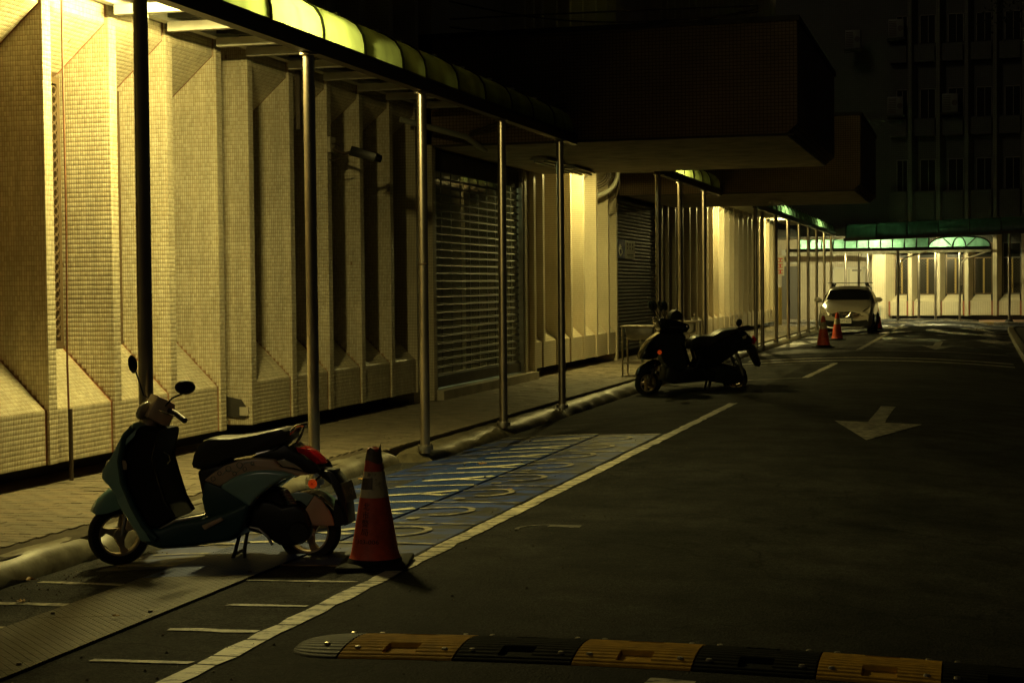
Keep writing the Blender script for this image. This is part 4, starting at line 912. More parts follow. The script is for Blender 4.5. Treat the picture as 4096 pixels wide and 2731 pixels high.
pc = empty('entrance_porch', (-3, 74.5, 0), label='glowing green porch canopy with fan shaped gable in front of the end building', cat='canopy')
XA, XB, XC, YP, ZB = -7.9, -1.72, .88, 73.9, 3.06
b = MB(); b.box(XA, XC, YP-.06, YP, ZB-.02, ZB+.12); b.build('edge_beam', 'beam', pc)
b = MB(); b.box(XA, XC, YP-.05, YP-.035, ZB-.13, ZB-.025); b.build('light_diffuser_strip', 'diffuser', pc)
b = MB(); b.box(XC-.05, XC, YP, 77.2, ZB-.02, ZB+.10); b.box(XA, XC, 77.15, 77.2, ZB-.02, ZB+.08); b.build('side_beam', 'beam', pc)
b = MB(); b.box(XA, -2.2, YP+.6, YP+.68, ZB-.08, ZB-.02); b.build('inner_rail', 'white_beam', pc)
AP = [(0, .12), (.02, .22), (.08, .33), (.20, .43), (.38, .50), (.7, .54), (1.3, .56), (2.6, .5)]
nb = 11; xr = [XA+.55+(XB-XA-.55)*k/nb for k in range(nb+1)]
for k in range(nb+1):
    b = MB(); b.tube([(xr[k], YP+y, ZB+z) for y, z in AP], .032, 6); b.build('rib', 'rib', pc, smooth=True)
    if k < nb:
        n = len(AP); b = MB(); b.add([(q, YP+.01+y, ZB+z-.012) for q in (xr[k], xr[k+1]) for y, z in AP], [(j, j+1, n+j+1, n+j) for j in range(n-1)]); b.build('roof_panel', 'poly_green', pc, smooth=True)
# fan gable facing the lane
GO = [(XB, ZB+.12), (XB+.05, ZB+.24), (XB+.17, ZB+.38), (XB+.36, ZB+.48), (XB+.62, ZB+.535), (-.42, ZB+.57), (XC-.66, ZB+.535), (XC-.36, ZB+.48), (XC-.14, ZB+.38), (XC-.03, ZB+.25), (XC, ZB+.12)]
b = MB(); b.add([(x, YP-.005, z) for x, z in GO], [tuple(range(len(GO)))]); b.build('gable_panel', 'poly_green', pc)
b = MB(); b.tube([(x, YP-.02, z) for x, z in GO], .034, 6); b.build('gable_rim', 'rib', pc, smooth=True)
b = MB(); b.tube([(-.42+.27*math.cos(R(a)), YP-.02, ZB+.12+.42*math.sin(R(a))) for a in range(0, 181, 15)], .028, 6); b.build('fan_arc', 'rib', pc, smooth=True)
for (xa, za, xb4, zb4) in ((-.42-.30, .13, -.42-.72, .54), (-.42+.30, .13, -.42+.72, .54)): b = MB(); b.tube([(xa, YP-.02, ZB+za), (xb4, YP-.02, ZB+zb4)], .028, 6); b.build('fan_bar', 'rib', pc, smooth=True)
n = len(GO); b = MB(); b.add([(x, y, z) for y in (YP, 77.2) for x, z in GO], [(j, j+1, n+j+1, n+j) for j in range(n-1)]); b.build('gable_roof', 'poly_green', pc, smooth=True)
for (x, y, m_, zb5) in ((-4.7, 73.93, 'steel', -.1), (-2.98, 72.9, 'steel', -.1), (-2.2, 76.4, 'steel', -.1), (-1.47, 76.3, 'steel', -.1), (-.42, 76.2, 'steel', -.1), (-5.5, 77.0, 'steel', -.1), (-4.5, 77.0, 'steel', -.1)):
    b = MB(); b.tube([(x, y, zb5), (x, y, 1.0), (x+.01, y, 1.1), (x, y, 1.2), (x, y, ZB-.03)], .055, 12); b.build('post', m_, pc, smooth=True)
for (x, y, x2) in ((-2.98, 72.9, -1.75), (-.42, 76.2, .9)):
    b = MB(); b.tube([(x+.07, y, 1.5), (x+.07, y, 2.3), (x+.12, y, 2.55), (x+.28, y-.1, 2.68), (x+.7, y-.5*(y > 75)*1.6, 2.82), (x2, YP+.08, ZB-.06)], .032, 10); b.build('bracket_arm', 'steel', pc, smooth=True)
tube_lamp(-3.9, 74.9, ZB+.16, 1.2, 'tube_p', 'bright tube lamp under the middle of the glowing entrance porch', 'x', grp='tube lamps in the entrance porch')
tube_lamp(-6.6, 74.9, ZB+.16, 1.2, 'tube_p', 'bright tube lamp under the left end of the glowing entrance porch', 'x', grp='tube lamps in the entrance porch')
tube_lamp(-1.2, 74.9, ZB+.16, .9, 'tube_p', 'bright tube lamp behind the fan gable of the porch', 'x', grp='tube lamps in the entrance porch')

# tree hanging over the lane end at the upper right
t = empty('tree', (4.2, 48, -.1), label='dark leafy tree crown hanging into the upper right corner before the end building', cat='tree')
b = MB(); b.tube([(6.6, 48, -.2), (6.5, 48, 3), (6.1, 48, 6), (5.2, 48, 8.5)], .22, 10, r_end=.1); b.build('trunk', 'bark', t, smooth=True)
b = MB()
for (p0, p1) in (((6.1, 48, 6), (3.2, 47.5, 8.0)), ((5.8, 48, 7), (2.4, 48.5, 9.2)), ((5.6, 48, 7.6), (4.0, 47, 10.4)), ((6, 48, 6.4), (7.5, 48.6, 9.5))):
    P0, P1 = Vector(p0), Vector(p1); b.tube([P0, P0.lerp(P1, .5)+Vector((0, 0, .3)), P1], .07, 6, r_end=.02)
b.build('limbs', 'bark', t, smooth=True)
vs, fs = [], []
for c in range(70):
    cx, cy, cz = random.gauss(4.6, 1.3), random.gauss(48, .8), random.gauss(8.9, .95)
    for q in range(70):
        p = Vector((cx+random.gauss(0, .28), cy+random.gauss(0, .28), cz+random.gauss(0, .22))); a = Vector((random.gauss(0, 1), random.gauss(0, 1), random.gauss(0, 1))).normalized()*.07; d = a.orthogonal().normalized()*.03
        k = len(vs); vs += [p-a, p+d, p+a, p-d]; fs.append((k, k+1, k+2, k+3))
b = MB(); b.add(vs, fs); b.build('crown', 'foliage', t, kind='stuff')

# ------------------------------------------------------------------ speed bump
sb = empty('speed_bump', (-1.5, 6.9, H(-1.5)), label='black and yellow ribbed rubber speed bump across the foot of the lane', cat='speed bump')
def by(x, far): # skew of the bump: near and far edges as laid
    return (7.085+(x+2.63)*.115) if far else (6.60+(x+2.7)*.115)
NS = 27
def bprof(t):  # height over the width, with ribs
    h = .044*math.sin(math.pi*min(1, max(0, t)))**.62
    return h
def bump_module(x0, x1, mname):
    b = MB(); cols = [x0+.004, x0+(x1-x0)*.36, x0+(x1-x0)*.365, x0+(x1-x0)*.64, x0+(x1-x0)*.645, x1-.004]
    rows_ = []
    for i in range(NS*2+1):
        t = i/(NS*2); rows_.append((t, bprof(t)-(.003 if (i//2) % 2 else 0)*(1 if .04 < t < .96 else 0)))
    idx = {}; vs = []
    for ci, x in enumerate(cols):
        for ri, (t, h) in enumerate(rows_):
            inn = ci in (2, 3)
            hh = h
            if inn and (.10 < t < .34): hh = .008+.012*(t-.1)/.24
            if inn and (.70 < t < .90): hh = .012
            y = by(x, 0)+(by(x, 1)-by(x, 0))*t; idx[(ci, ri)] = len(vs); vs.append((x, y, H(x)+max(.001, hh)))
    fs = [(idx[(c, r)], idx[(c+1, r)], idx[(c+1, r+1)], idx[(c, r+1)]) for c in range(len(cols)-1) for r in range(NS*2)]
    for c in (0, len(cols)-1):
        k = len(vs); vs += [(cols[c], by(cols[c], 0), H(cols[c])-.01), (cols[c], by(cols[c], 1), H(cols[c])-.01)]
        fs.append(tuple([k]+[idx[(c, r)] for r in range(NS*2+1)]+[k+1]))
    b.add(vs, fs); o = b.build('yellow_section' if mname == 'rubber_yellow' else 'black_section', mname, sb)
    for (fx_, t) in ((.12, .2), (.88, .2), (.12, .86), (.88, .86)):
        x = x0+(x1-x0)*fx_; y = by(x, 0)+(by(x, 1)-by(x, 0))*t; c = MB(); c.lathe([(.001, .006), (.012, .005), (.016, -.004)], (x, y, H(x)+bprof(t)), 8); c.build('bolt', 'bolt', o)
xx = -2.65; cs = ['rubber_yellow', 'rubber_black']
for k in range(10): bump_module(xx, xx+.508, cs[k % 2]); xx += .508
b = MB(); vs = []; fs = []; nA = 8
for j in range(nA+1):
    a = j/nA; x = -2.655-.26*math.sin(a*math.pi/2); w = math.cos(a*math.pi/2)**.8*(1-.03*a)+.02
    for i in range(NS*2+1):
        t = i/(NS*2); yc = (by(x, 0)+by(x, 1))/2+.0; y = yc+(t-.5)*(by(x, 1)-by(x, 0))*w; h = (bprof(t)-(.003 if (i//2) % 2 else 0)*(1 if .04 < t < .96 else 0))*max(.05, (1-a**2.6)); vs.append((x, y, H(x)+max(.001, h)))
n = NS*2+1; fs = [(j*n+i, j*n+i+1, (j+1)*n+i+1, (j+1)*n+i) for j in range(nA) for i in range(n-1)]
b.add(vs, fs); ec = b.build('end_cap', 'rubber_grey', sb)
for (x, t) in ((-2.74, .28), (-2.72, .85)):
    y = by(x, 0)+(by(x, 1)-by(x, 0))*t; c = MB(); c.lathe([(.001, .008), (.013, .006), (.017, -.004)], (x, y, H(x)+bprof(t)), 8); c.build('bolt', 'bolt', ec)

# ------------------------------------------------------------------ traffic cones
def cone(x, y, h, rz, label, m_='cone', text=True, tilt=0):
    z = H(x); t = empty('traffic_cone', (x, y, z), rz, label, 'traffic cone', 'orange traffic cones')
    s = h/.70
    b = MB(); hw = .205*s
    b.add([(-hw, -hw, .0), (hw, -hw, .0), (hw, hw, .012), (-hw, hw, .0), (-hw, -hw, .028), (hw, -hw, .032), (hw, hw, .052), (-hw, hw, .028)], [(0, 3, 2, 1), (4, 5, 6, 7), (0, 1, 5, 4), (1, 2, 6, 5), (2, 3, 7, 6), (3, 0, 4, 7)]); b.build('base', 'matt_black', t, local=True, bevel=.012)
    b = MB(); b.lathe([(.165*s, .028), (.158*s, .045*s), (.150*s, .058*s)], (0, 0, 0), 32); b.build('skirt', 'matt_black', t, local=True, smooth=True)
    def rr(z_): return (.140-.1045*((z_/s-.075)/(.70-.075)))*s
    prof = [(.151*s, .058*s), (.146*s, .066*s), (rr(.09*s), .09*s)]+[(rr(z_*s), z_*s) for z_ in (.15, .25, .35, .41)]
    b = MB(); b.lathe(prof, (0, 0, 0), 40); b.build('body', m_, t, local=True, smooth=True)
    b = MB(); b.lathe([(rr(.41*s)+.001, .41*s), (rr(.48*s)+.001, .48*s), (rr(.56*s)+.001, .56*s)], (0, 0, 0), 40); b.build('reflective_band', 'cone_band', t, local=True, smooth=True)
    b = MB(); b.lathe([(rr(.56*s), .56*s), (rr(.62*s), .62*s), (rr(.66*s)*.98, .66*s), (rr(.69*s), .69*s), (.02*s, .70*s)], (0, 0, 0), 32); b.build('tip', m_, t, local=True, smooth=True)
    if text:
        n = 20; b = MB(); vs = []
        for i in range(n+1):
            a = 2*math.pi*i/n
            for q, zz in enumerate((.615, .655, .685)):
                r_ = rr(zz*s)+.003; up = (.016*math.sin(a*3+1)+.028*max(0, math.cos(a-R(-10)))**6) if q == 2 else (.012*math.sin(a*2) if q == 0 else 0)
                vs.append((r_*math.cos(a), r_*math.sin(a), zz*s+up))
        b.add(vs, [(i*3+q, (i+1)*3+q, (i+1)*3+q+1, i*3+q+1) for i in range(n) for q in range(2)]); b.build('torn_tape', 'tape', t, local=True, smooth=True)
        b = MB(); vs = []
        for i in range(7):
            a = R(-158+i*11.5)
            for zz in (.455, .52): vs.append(((rr(zz*s)+.003)*math.cos(a), (rr(zz*s)+.003)*math.sin(a), zz*s+.006*i/6))
        b.add(vs, [(i*2, i*2+2, i*2+3, i*2+1) for i in range(6)]); b.build('tape_patch', 'tape', t, local=True)
        def wrap(vs, a0, z0, nm):
            b = MB(); return [((rr((z0+v[1]))+.0012+v[2]*.3)*math.cos(a0+v[0]/.10), (rr((z0+v[1]))+.0012+v[2]*.3)*math.sin(a0+v[0]/.10), z0+v[1]) for v in vs]
        for ch, zc in (('北', .345), ('市', .297), ('警', .249), ('局', .201)):
            vs, fs = text_mesh(ch, .046); b = MB(); b.add(wrap(vs, R(-112), zc, ''), fs); b.build('letter', 'ink', t, local=True)
        vs, fs = text_mesh('103-006', .034); b = MB(); b.add(wrap(vs, R(-103), .150, ''), fs); b.build('letters', 'ink', t, local=True)
    return t
cone(-3.34, 8.95, .70, R(12), 'nearest orange traffic cone behind the teal scooter, torn brown tape on its tip')
cone(-3.63, 42.9, .82, R(20), 'dark red traffic cone left of the one at the car number plate', 'cone', False)
cone(-3.70, 48.4, .80, 0, 'brighter orange traffic cone standing before the number plate of the parked car', 'cone', False)
cone(-3.12, 59.0, .80, 0, 'orange traffic cone half hidden behind the right side of the parked car', 'cone', False)

b = MB()
for i in range(900):
    q = random.random(); x = -5.45+abs(random.gauss(0, .22)) if q < .6 else random.uniform(-5.3, -2.2); y = random.uniform(6, 22); r_ = random.uniform(.003, .009)
    z = H(x)+.001; b.add([(x-r_, y-r_, z), (x+r_, y-r_*.6, z), (x+r_*.4, y+r_, z), (x, y, z+r_*1.1)], [(0, 1, 3), (1, 2, 3), (2, 0, 3)])
b.build('grit', 'joint', kind='stuff')
# ------------------------------------------------------------------ fallen leaves, drain grate
def leaf(x, y, s, rz, label, rot=.2, z=None):
    b = MB(); n = 14; pts = [(s*(.55+.45*abs(math.cos(a*2.5)))*math.cos(a), s*(.55+.45*abs(math.cos(a*2.5)))*math.sin(a)*.8, .012+.25*s*math.sin(a*3)**2) for a in [2*math.pi*i/n for i in range(n)]]
    b.add([(0, 0, .01)]+pts+[(s*1.5, s*.1, .006), (s*.9, 0, .015)], [(0, i+1, (i+1) % n+1) for i in range(n)]+[(0, n+2, n+1)])
    o = b.build('fallen_leaf', 'leaf', None); o.location = (x, y, H(x) if z is None else z); o.rotation_euler = (rot, 0, rz); tag(o, label, 'leaf', 'dry leaves on the ground')
leaf(-5.50, 8.72, .045, .4, 'curled yellow leaf by the kerb at the lower left corner', .15)
leaf(-4.42, 14.75, .06, 1.2, 'yellow leaf on the blue bays beside the kerb', .1)
leaf(-5.05, 7.95, .04, 2, 'flat leaf on the tarmac at the left edge, on the second bay line', .02)
leaf(-4.12, 7.33, .025, 2.6, 'tiny pale leaf lying on the checker steel plates', .02, H(-4.12)+.018)
leaf(-5.35, 14.0, .035, .1, 'small leaf in the gutter behind the orange cone', .1)
leaf(-3.55, 12.6, .03, .8, 'dark leaf beside a worn wheelchair circle', .1)
t = empty('drain_grate', (-5.0, 10.15, H(-5)), label='rusty slotted drain grate in the gutter under the teal scooter', cat='drain grate')
b = MB(); z0 = H(-5.0)+.006
for (a0, a1, c0, c1) in ((-5.22, -5.18, 9.92, 10.38), (-4.82, -4.78, 9.92, 10.38), (-5.18, -4.82, 9.92, 9.95), (-5.18, -4.82, 10.35, 10.38)): b.box(a0, a1, c0, c1, z0-.03, z0+.01)
b.build('frame', 'grille', t)
for k in range(7): b = MB(); b.box(-5.18, -4.82, 9.965+k*.055, 9.99+k*.055, z0-.02, z0+.006); b.build('grate_bar', 'grille', t)
b = MB(); b.box(-5.21, -4.79, 9.93, 10.37, z0-.03, z0-.004+.0); b.build('pit_shade', 'ink', t)  # flat black slab painted as the dark hollow under the bars

# ------------------------------------------------------------------ scooters
def slab(name, pts, v0, v1, m_, parent, bev=.012, seg=3):
    b = MB(); b.prism(pts, 'y', v0, v1); return b.build(name, m_, parent, local=True, bevel=bev, seg=seg)
def wheel(parent, u, w, r, wd, rot=0, spokes=3, name='wheel', v=0):
    t = empty(name, (u, v, w), rot); t.parent = parent
    b = MB(); pr_ = [(r-.062, -wd*.42), (r-.045, -wd*.5), (r-.018, -wd*.48), (r-.004, -wd*.3), (r, 0), (r-.004, wd*.3), (r-.018, wd*.48), (r-.045, wd*.5), (r-.062, wd*.42), (r-.062, -wd*.42)]
    b.lathe(pr_, (0, 0, 0), 40, 'y'); b.build('tyre', 'tyre', t, local=True, smooth=True)
    b = MB(); ri = r-.062; b.lathe([(ri+.003, -wd*.42), (ri-.012, -wd*.40), (ri-.014, -wd*.2), (ri-.014, wd*.2), (ri-.012, wd*.40), (ri+.003, wd*.42)], (0, 0, 0), 40, 'y')
    b.lathe([(.001, -wd*.45), (.038, -wd*.45), (.042, 0), (.038, wd*.45), (.001, wd*.45)], (0, 0, 0), 20, 'y')
    for k in range(spokes):
        a = 2*math.pi*k/spokes+.5; c, s_ = math.cos(a), math.sin(a); d = .9
        for off in ((-.0,),):
            q = [(.03, -.030), (ri*.6, -.016), (ri-.01, -.026), (ri-.01, .026), (ri*.6, .016), (.03, .030)]
            P = [(x*math.cos(a+.35*x/ri)-y*math.sin(a+.35*x/ri), x*math.sin(a+.35*x/ri)+y*math.cos(a+.35*x/ri)) for x, y in q]
            n = len(P); b.add([(x, -.018, z) for x, z in P]+[(x, .018, z) for x, z in P], [tuple(range(n)), tuple(range(2*n-1, n-1, -1))]+[(i, (i+1) % n, (i+1) % n+n, i+n) for i in range(n)])
    b.build('rim', 'rim', t, local=True, smooth=True); return t
def rounded(name, pts, hw, m_, parent, bulge=.5, n=5, bev=0):
    """profile swept across its width, shrinking toward both cheeks so the cheeks are rounded"""
    c = Vector((sum(p[0] for p in pts)/len(pts), sum(p[1] for p in pts)/len(pts))); vs = []; N = len(pts)
    st = []
    for i in range(n+1): 
        t = -1+2*i/n; st.append((hw*math.sin(t*math.pi/2), 1-bulge*(1-math.cos(abs(t)**2.5*math.pi/2))))
    for v_, s_ in st:
        for p in pts: vs.append((c.x+(p[0]-c.x)*s_, v_, c.y+(p[1]-c.y)*s_))
    fs = [(i*N+k, i*N+(k+1) % N, (i+1)*N+(k+1) % N, (i+1)*N+k) for i in range(n) for k in range(N)]
    fs += [tuple(range(N)), tuple(range(n*N+N-1, n*N-1, -1))]
    b = MB(); b.add(vs, fs); o = b.build(name, m_, parent, local=True, smooth=True); return o
def ellipsoid(name, c, r, m_, parent, rot=(0, 0, 0), seg=18):
    b = MB(); b.lathe([(math.sin(math.pi*i/8)+1e-4, -math.cos(math.pi*i/8)) for i in range(9)], (0, 0, 0), seg); b.v = [(x*r[0], y*r[1], z*r[2]) for x, y, z in b.v]
    o = b.build(name, m_, parent, local=True, smooth=True); o.location = c; o.rotation_euler = rot; return o

def turn(o, cu, sx, deg=34):
    if o.type == 'EMPTY': o.rotation_euler = (0, 0, R(deg)); return o
    m_ = Matrix.Translation((cu, 0, 0)) @ Matrix.Rotation(R(deg), 4, 'Z') @ Matrix.Diagonal((sx, 1, 1, 1)) @ Matrix.Translation((-cu, 0, 0))
    o.data.transform(m_); return o
t = empty('scooter', (-5.19, 9.30, -.135), R(5), 'teal and beige scooter on its centre stand beside the nearest orange cone', 'scooter')
fw = wheel(t, -.005, .195, .195, .095, R(34), 3, 'front_wheel'); rw = wheel(t, 1.253, .245, .200, .10, 0, 3, 'rear_wheel')
# fork
for s_ in (-1, 1): b = MB(); b.tube([(0, s_*.065, .195), (.055, s_*.065, .42), (.10, s_*.05, .55)], .016, 8); turn(b.build('fork_leg', 'steel_dull', t, local=True, smooth=True), 0, .86)
for s_ in (-1, 1): turn(slab('fork_cover', [(.078, .411), (.172, .256), (.042, .228), (.018, .243), (.049, .325)], s_*.09-.010, s_*.09+.010, 'beige', t, .006, 2), .03, .86)
b = MB()   # front mudguard: arched shell following its own outline
top = [(-.200, .352), (-.188, .385), (-.159, .423), (-.125, .455), (-.082, .485), (-.04, .508), (-.001, .522), (.05, .47)]; bot = [(-.182, .339), (-.15, .341), (-.106, .343), (-.075, .350), (-.041, .359), (0, .372), (.03, .379), (.067, .381)]
vs = []; n = 9
for (tu, tw), (bu, bw) in zip(top, bot):
    for i in range(n):
        a = math.pi*i/(n-1); vs.append((bu+(tu-bu)*math.sin(a)**.6, -.085*math.cos(a), bw+(tw-bw)*math.sin(a)**.6))
fs = [(j*n+i, j*n+i+1, (j+1)*n+i+1, (j+1)*n+i) for j in range(len(top)-1) for i in range(n-1)]+[tuple(range(n))]
b.add(vs, fs); turn(b.build('front_mudguard', 'teal', t, local=True, smooth=True), 0, .88)
# leg shield and body
shield = [(.173, .918), (.119, .872), (.052, .75), (.013, .679), (-.030, .628), (-.034, .577), (-.012, .547), (.015, .522), (.057, .462), (.078, .396), (.172, .256), (.234, .166), (.30, .165), (.245, .25), (.206, .34), (.123, .528), (.10, .67), (.128, .811), (.215, .893)]
rounded('leg_shield', shield, .205, 'teal', t, .16, 9)
b = MB(); edge = [(.19, .895), (.13, .83), (.10, .68), (.115, .55), (.18, .40), (.25, .28), (.33, .20)]
for s_ in (-1, 1): b = MB(); b.tube([(u, s_*.20, w) for u, w in edge], .020, 8); b.build('shield_edge', 'teal_dark', t, local=True, smooth=True)
rounded('inner_shield', [(.205, .893), (.342, .873), (.325, .793), (.292, .692), (.33, .561), (.375, .43), (.435, .331), (.342, .264), (.28, .262), (.206, .358), (.133, .528), (.108, .67), (.138, .811)], .175, 'matt_black', t, .05)
rounded('apron_front', [(.173, .918), (.190, .893), (.125, .832), (.070, .71), (.045, .60), (.01, .545), (-.024, .552), (-.040, .587), (-.034, .638), (-.006, .684), (.048, .752), (.115, .876)], .12, 'beige', t, .10)
for s_ in (-1, 1): ellipsoid('turn_lamp', (.022, s_*.14, .622), (.030, .05, .065), 'clear_lens', t, (0, R(-25), 0))
slab('sticker', [(.11, .69), (.137, .687), (.147, .665), (.146, .63), (.109, .631)], -.2075, -.2045, 'sticker', t, 0)
slab('underfloor', [(.234, .166), (.34, .138), (.584, .162), (.795, .191), (.88, .248), (.912, .339), (.94, .445), (.767, .372), (.614, .330), (.449, .305), (.342, .262), (.27, .262)], -.19, .19, 'teal_dark', t, .03, 3)
slab('floor_board', [(.316, .258), (.439, .320), (.614, .352), (.614, .330), (.449, .300), (.342, .245)], -.165, .165, 'steel_dull', t, .008, 2)
slab('floor_mat', [(.36, .282), (.439, .326), (.60, .3575), (.60, .352), (.445, .320), (.365, .276)], -.13, .13, 'black', t, .0)
slab('pillar', [(.571, .625), (.700, .66), (.90, .69), (1.02, .66), (.96, .50), (.91, .40), (.889, .30), (.763, .36), (.614, .35), (.602, .474)], -.14, .14, 'black', t, .03, 3)
rounded('seat', [(.531, .656), (.548, .719), (.580, .775), (.611, .806), (.655, .822), (.72, .824), (.795, .826), (.88, .838), (.978, .855), (1.087, .880), (1.138, .885), (1.166, .870), (1.164, .815), (1.07, .755), (.917, .715), (.756, .686), (.704, .650), (.645, .628), (.571, .625), (.542, .635)], .145, 'vinyl', t, .16, 8)
for s_ in (-1, 1): b = MB(); b.tube([(.775, s_*.137, .690), (.785, s_*.139, .735), (.83, s_*.141, .775), (.93, s_*.14, .81), (1.05, s_*.13, .835), (1.12, s_*.12, .85)], .0035, 6); b.build('seat_piping', 'vinyl', t, local=True, smooth=True)
stripe = [(.637, .566), (.700, .615), (.77, .658), (.859, .69), (.975, .706), (1.091, .700), (1.127, .650), (1.192, .640), (1.256, .628), (1.314, .608), (1.234, .602), (1.155, .622), (1.047, .631), (.931, .619), (.828, .580), (.739, .528)]
teal = [(.739, .528), (.806, .575), (.86, .602), (.916, .621), (.98, .633), (1.047, .637), (1.155, .629), (1.234, .606), (1.155, .582), (1.082, .540), (1.035, .505), (1.001, .480), (.962, .440), (.942, .405)]
for s_ in (-1, 1):
    a, c = (-.185, -.120) if s_ < 0 else (.120, .185)
    slab('side_band', stripe, a, c, 'beige', t, .016, 3)
    a, c = (-.205, -.115) if s_ < 0 else (.115, .205)
    slab('side_panel', teal, a, c, 'teal', t, .028, 4)
    slab('lower_side_cover', [(.637, .560), (.739, .524), (.942, .420), (.905, .345), (.889, .296), (.78, .34), (.640, .34), (.612, .45)], -.165 if s_ < 0 else .12, -.12 if s_ < 0 else .165, 'teal_dark', t, .015, 2)
    for (u, w, r_) in ((.70, .578, .014), (.742, .612, .012), (.80, .640, .017), (.872, .664, .018), (.905, .640, .012), (.84, .612, .012), (.955, .675, .010)):
        b = MB(); b.tube([(u+r_*math.cos(q*math.pi/6), s_*.1862, w+r_*math.sin(q*math.pi/6)) for q in range(13)], .0018, 4, caps=False); b.build('bubble_print', 'teal_dark', t, local=True)
    b = MB(); b.tube([(.76+.03*q, s_*.1862, .60+.022*math.sin(q*1.5)+.012*q) for q in range(8)], .0020, 4); b.build('vine_print', 'teal', t, local=True)
    slab('tail_side', [(.932, .712), (1.092, .755), (1.150, .79), (1.193, .755), (1.265, .72), (1.350, .660), (1.372, .620), (1.314, .606), (1.256, .626), (1.127, .642), (1.091, .698), (.975, .702)], -.15 if s_ < 0 else .10, -.10 if s_ < 0 else .15, 'black', t, .012, 2)
    slab('rear_turn_lamp', [(1.10, .690), (1.14, .655), (1.21, .648), (1.275, .630), (1.215, .672), (1.15, .70)], -.162 if s_ < 0 else .15, -.15 if s_ < 0 else .162, 'clear_lens', t, .004, 2)
    b = MB(); b.tube([(.961, s_*.13, .725), (1.034, s_*.125, .744), (1.085, s_*.115, .770), (1.122, s_*.10, .803), (1.166, s_*.085, .858), (1.200, s_*.07, .893), (1.228, s_*.05, .901), (1.238, 0, .900)], .011, 8); b.build('grab_rail', 'chrome', t, local=True, smooth=True)
b = MB(); b.tube([(1.235, -.03, .895), (1.222, -.04, .84), (1.195, -.05, .79)], .009, 8); b.build('rail_strut', 'chrome', t, local=True, smooth=True)
rounded('tail_body', [(.98, .70), (1.10, .75), (1.17, .78), (1.20, .745), (1.26, .705), (1.33, .655), (1.35, .615), (1.2, .60), (1.0, .60)], .12, 'black', t, .1)
rounded('tail_lamp', [(1.19, .765), (1.244, .762), (1.301, .728), (1.338, .694), (1.360, .660), (1.307, .657), (1.257, .684), (1.214, .718)], .075, 'red_lens', t, .10)
# rear mudguard, flap, plate
b = MB(); ang = [R(a) for a in range(150, -5, -12)]
b.add([((1.253+.228*math.cos(a)), v, .262+.228*math.sin(a)) for a in ang for v in (-.075, -.07, .07, .075)], [(i*4+k, i*4+k+1, (i+1)*4+k+1, (i+1)*4+k) for i in range(len(ang)-1) for k in range(3)]); b.build('rear_mudguard', 'teal', t, local=True, smooth=True)
for s_ in (-1, 1):
    a, c = (-.098, -.078) if s_ < 0 else (.078, .098)
    slab('mudguard_side', [(1.319, .475), (1.369, .436), (1.411, .381), (1.434, .335), (1.444, .288), (1.262, .285), (1.236, .291), (1.223, .308), (1.226, .335), (1.250, .375)], a, c, 'beige', t, .010, 3)
    slab('mudguard_front_side', [(1.139, .475), (1.204, .492), (1.269, .489), (1.316, .472), (1.268, .407), (1.232, .434), (1.189, .445)], a, c, 'teal', t, .006, 2)
slab('plate_holder', [(1.321, .620), (1.400, .624), (1.442, .603), (1.478, .555), (1.503, .486), (1.522, .39), (1.528, .296), (1.500, .286), (1.478, .38), (1.455, .47), (1.42, .54), (1.36, .585)], -.085, .085, 'black', t, .006, 2)
slab('mud_flap', [(1.45, .45), (1.49, .40), (1.525, .30), (1.449, .278), (1.436, .368)], -.10, .10, 'black', t, .004, 1)
slab('tail_shelf', [(1.335, .632), (1.44, .628), (1.44, .610), (1.33, .612)], -.06, .06, 'black', t, .004, 1)
# number plate hung at the back, slightly turned toward the street
pl = empty('number_plate', (1.510, 0, .490), 0); pl.parent = t; pl.rotation_euler = (0, R(-16), R(0))
b = MB(); b.box(-.003, .003, -.115, .115, -.062, .062); b.build('plate_board', 'green_plate', pl, local=True, bevel=.002, seg=1)
for q_, ch in enumerate('911-QFH'):
    vs, fs = text_mesh(ch, .060); b = MB(); b.add([(.0045+v[2]*.2, v[0]-.093+q_*.031, v[1]-.024) for v in vs], fs); b.build('plate_letter', 'sticker', pl, local=True)
for s_ in (-1, 1):
    if s_ > 0: continue
    b = MB(); b.lathe([(.001, .008), (.026, .007), (.029, -.004), (.001, -.004)], (0, 0, 0), 20, 'y'); b.v = [(x+1.309, -y*(-s_)+s_*.105, z+.545) for x, y, z in b.v]; rf = b.build('side_reflector', 'amber', t, local=True, smooth=True)
    b = MB()
    for k in range(4): a = k*math.pi/4; b.box(-.026, .026, -.0008, .0008, -.0012, .0012) if 0 else b.tube([(1.309-.025*math.cos(a), s_*.1145, .545-.025*math.sin(a)), (1.309+.025*math.cos(a), s_*.1145, .545+.025*math.sin(a))], .0014, 4)
    b.build('reflector_lines', 'red_lens', t, local=True)
    b = MB(); b.tube([(1.309, s_*.10, .545), (1.36, s_*.07, .60)], .008, 6); b.build('reflector_stay', 'black', t, local=True)
for s_ in (-1, 1): b = MB(); b.tube([(.335, s_*.165, .85), (.30, s_*.17, .695), (.338, s_*.17, .561), (.38, s_*.17, .43), (.435, s_*.165, .338)], .009, 8); b.build('shield_trim', 'gloss_black', t, local=True, smooth=True)
b = MB(); b.tube([(.31, -.02, .72), (.345, -.02, .70), (.35, -.02, .67), (.335, -.02, .655)], .006, 6); b.build('bag_hook', 'chrome', t, local=True, smooth=True)
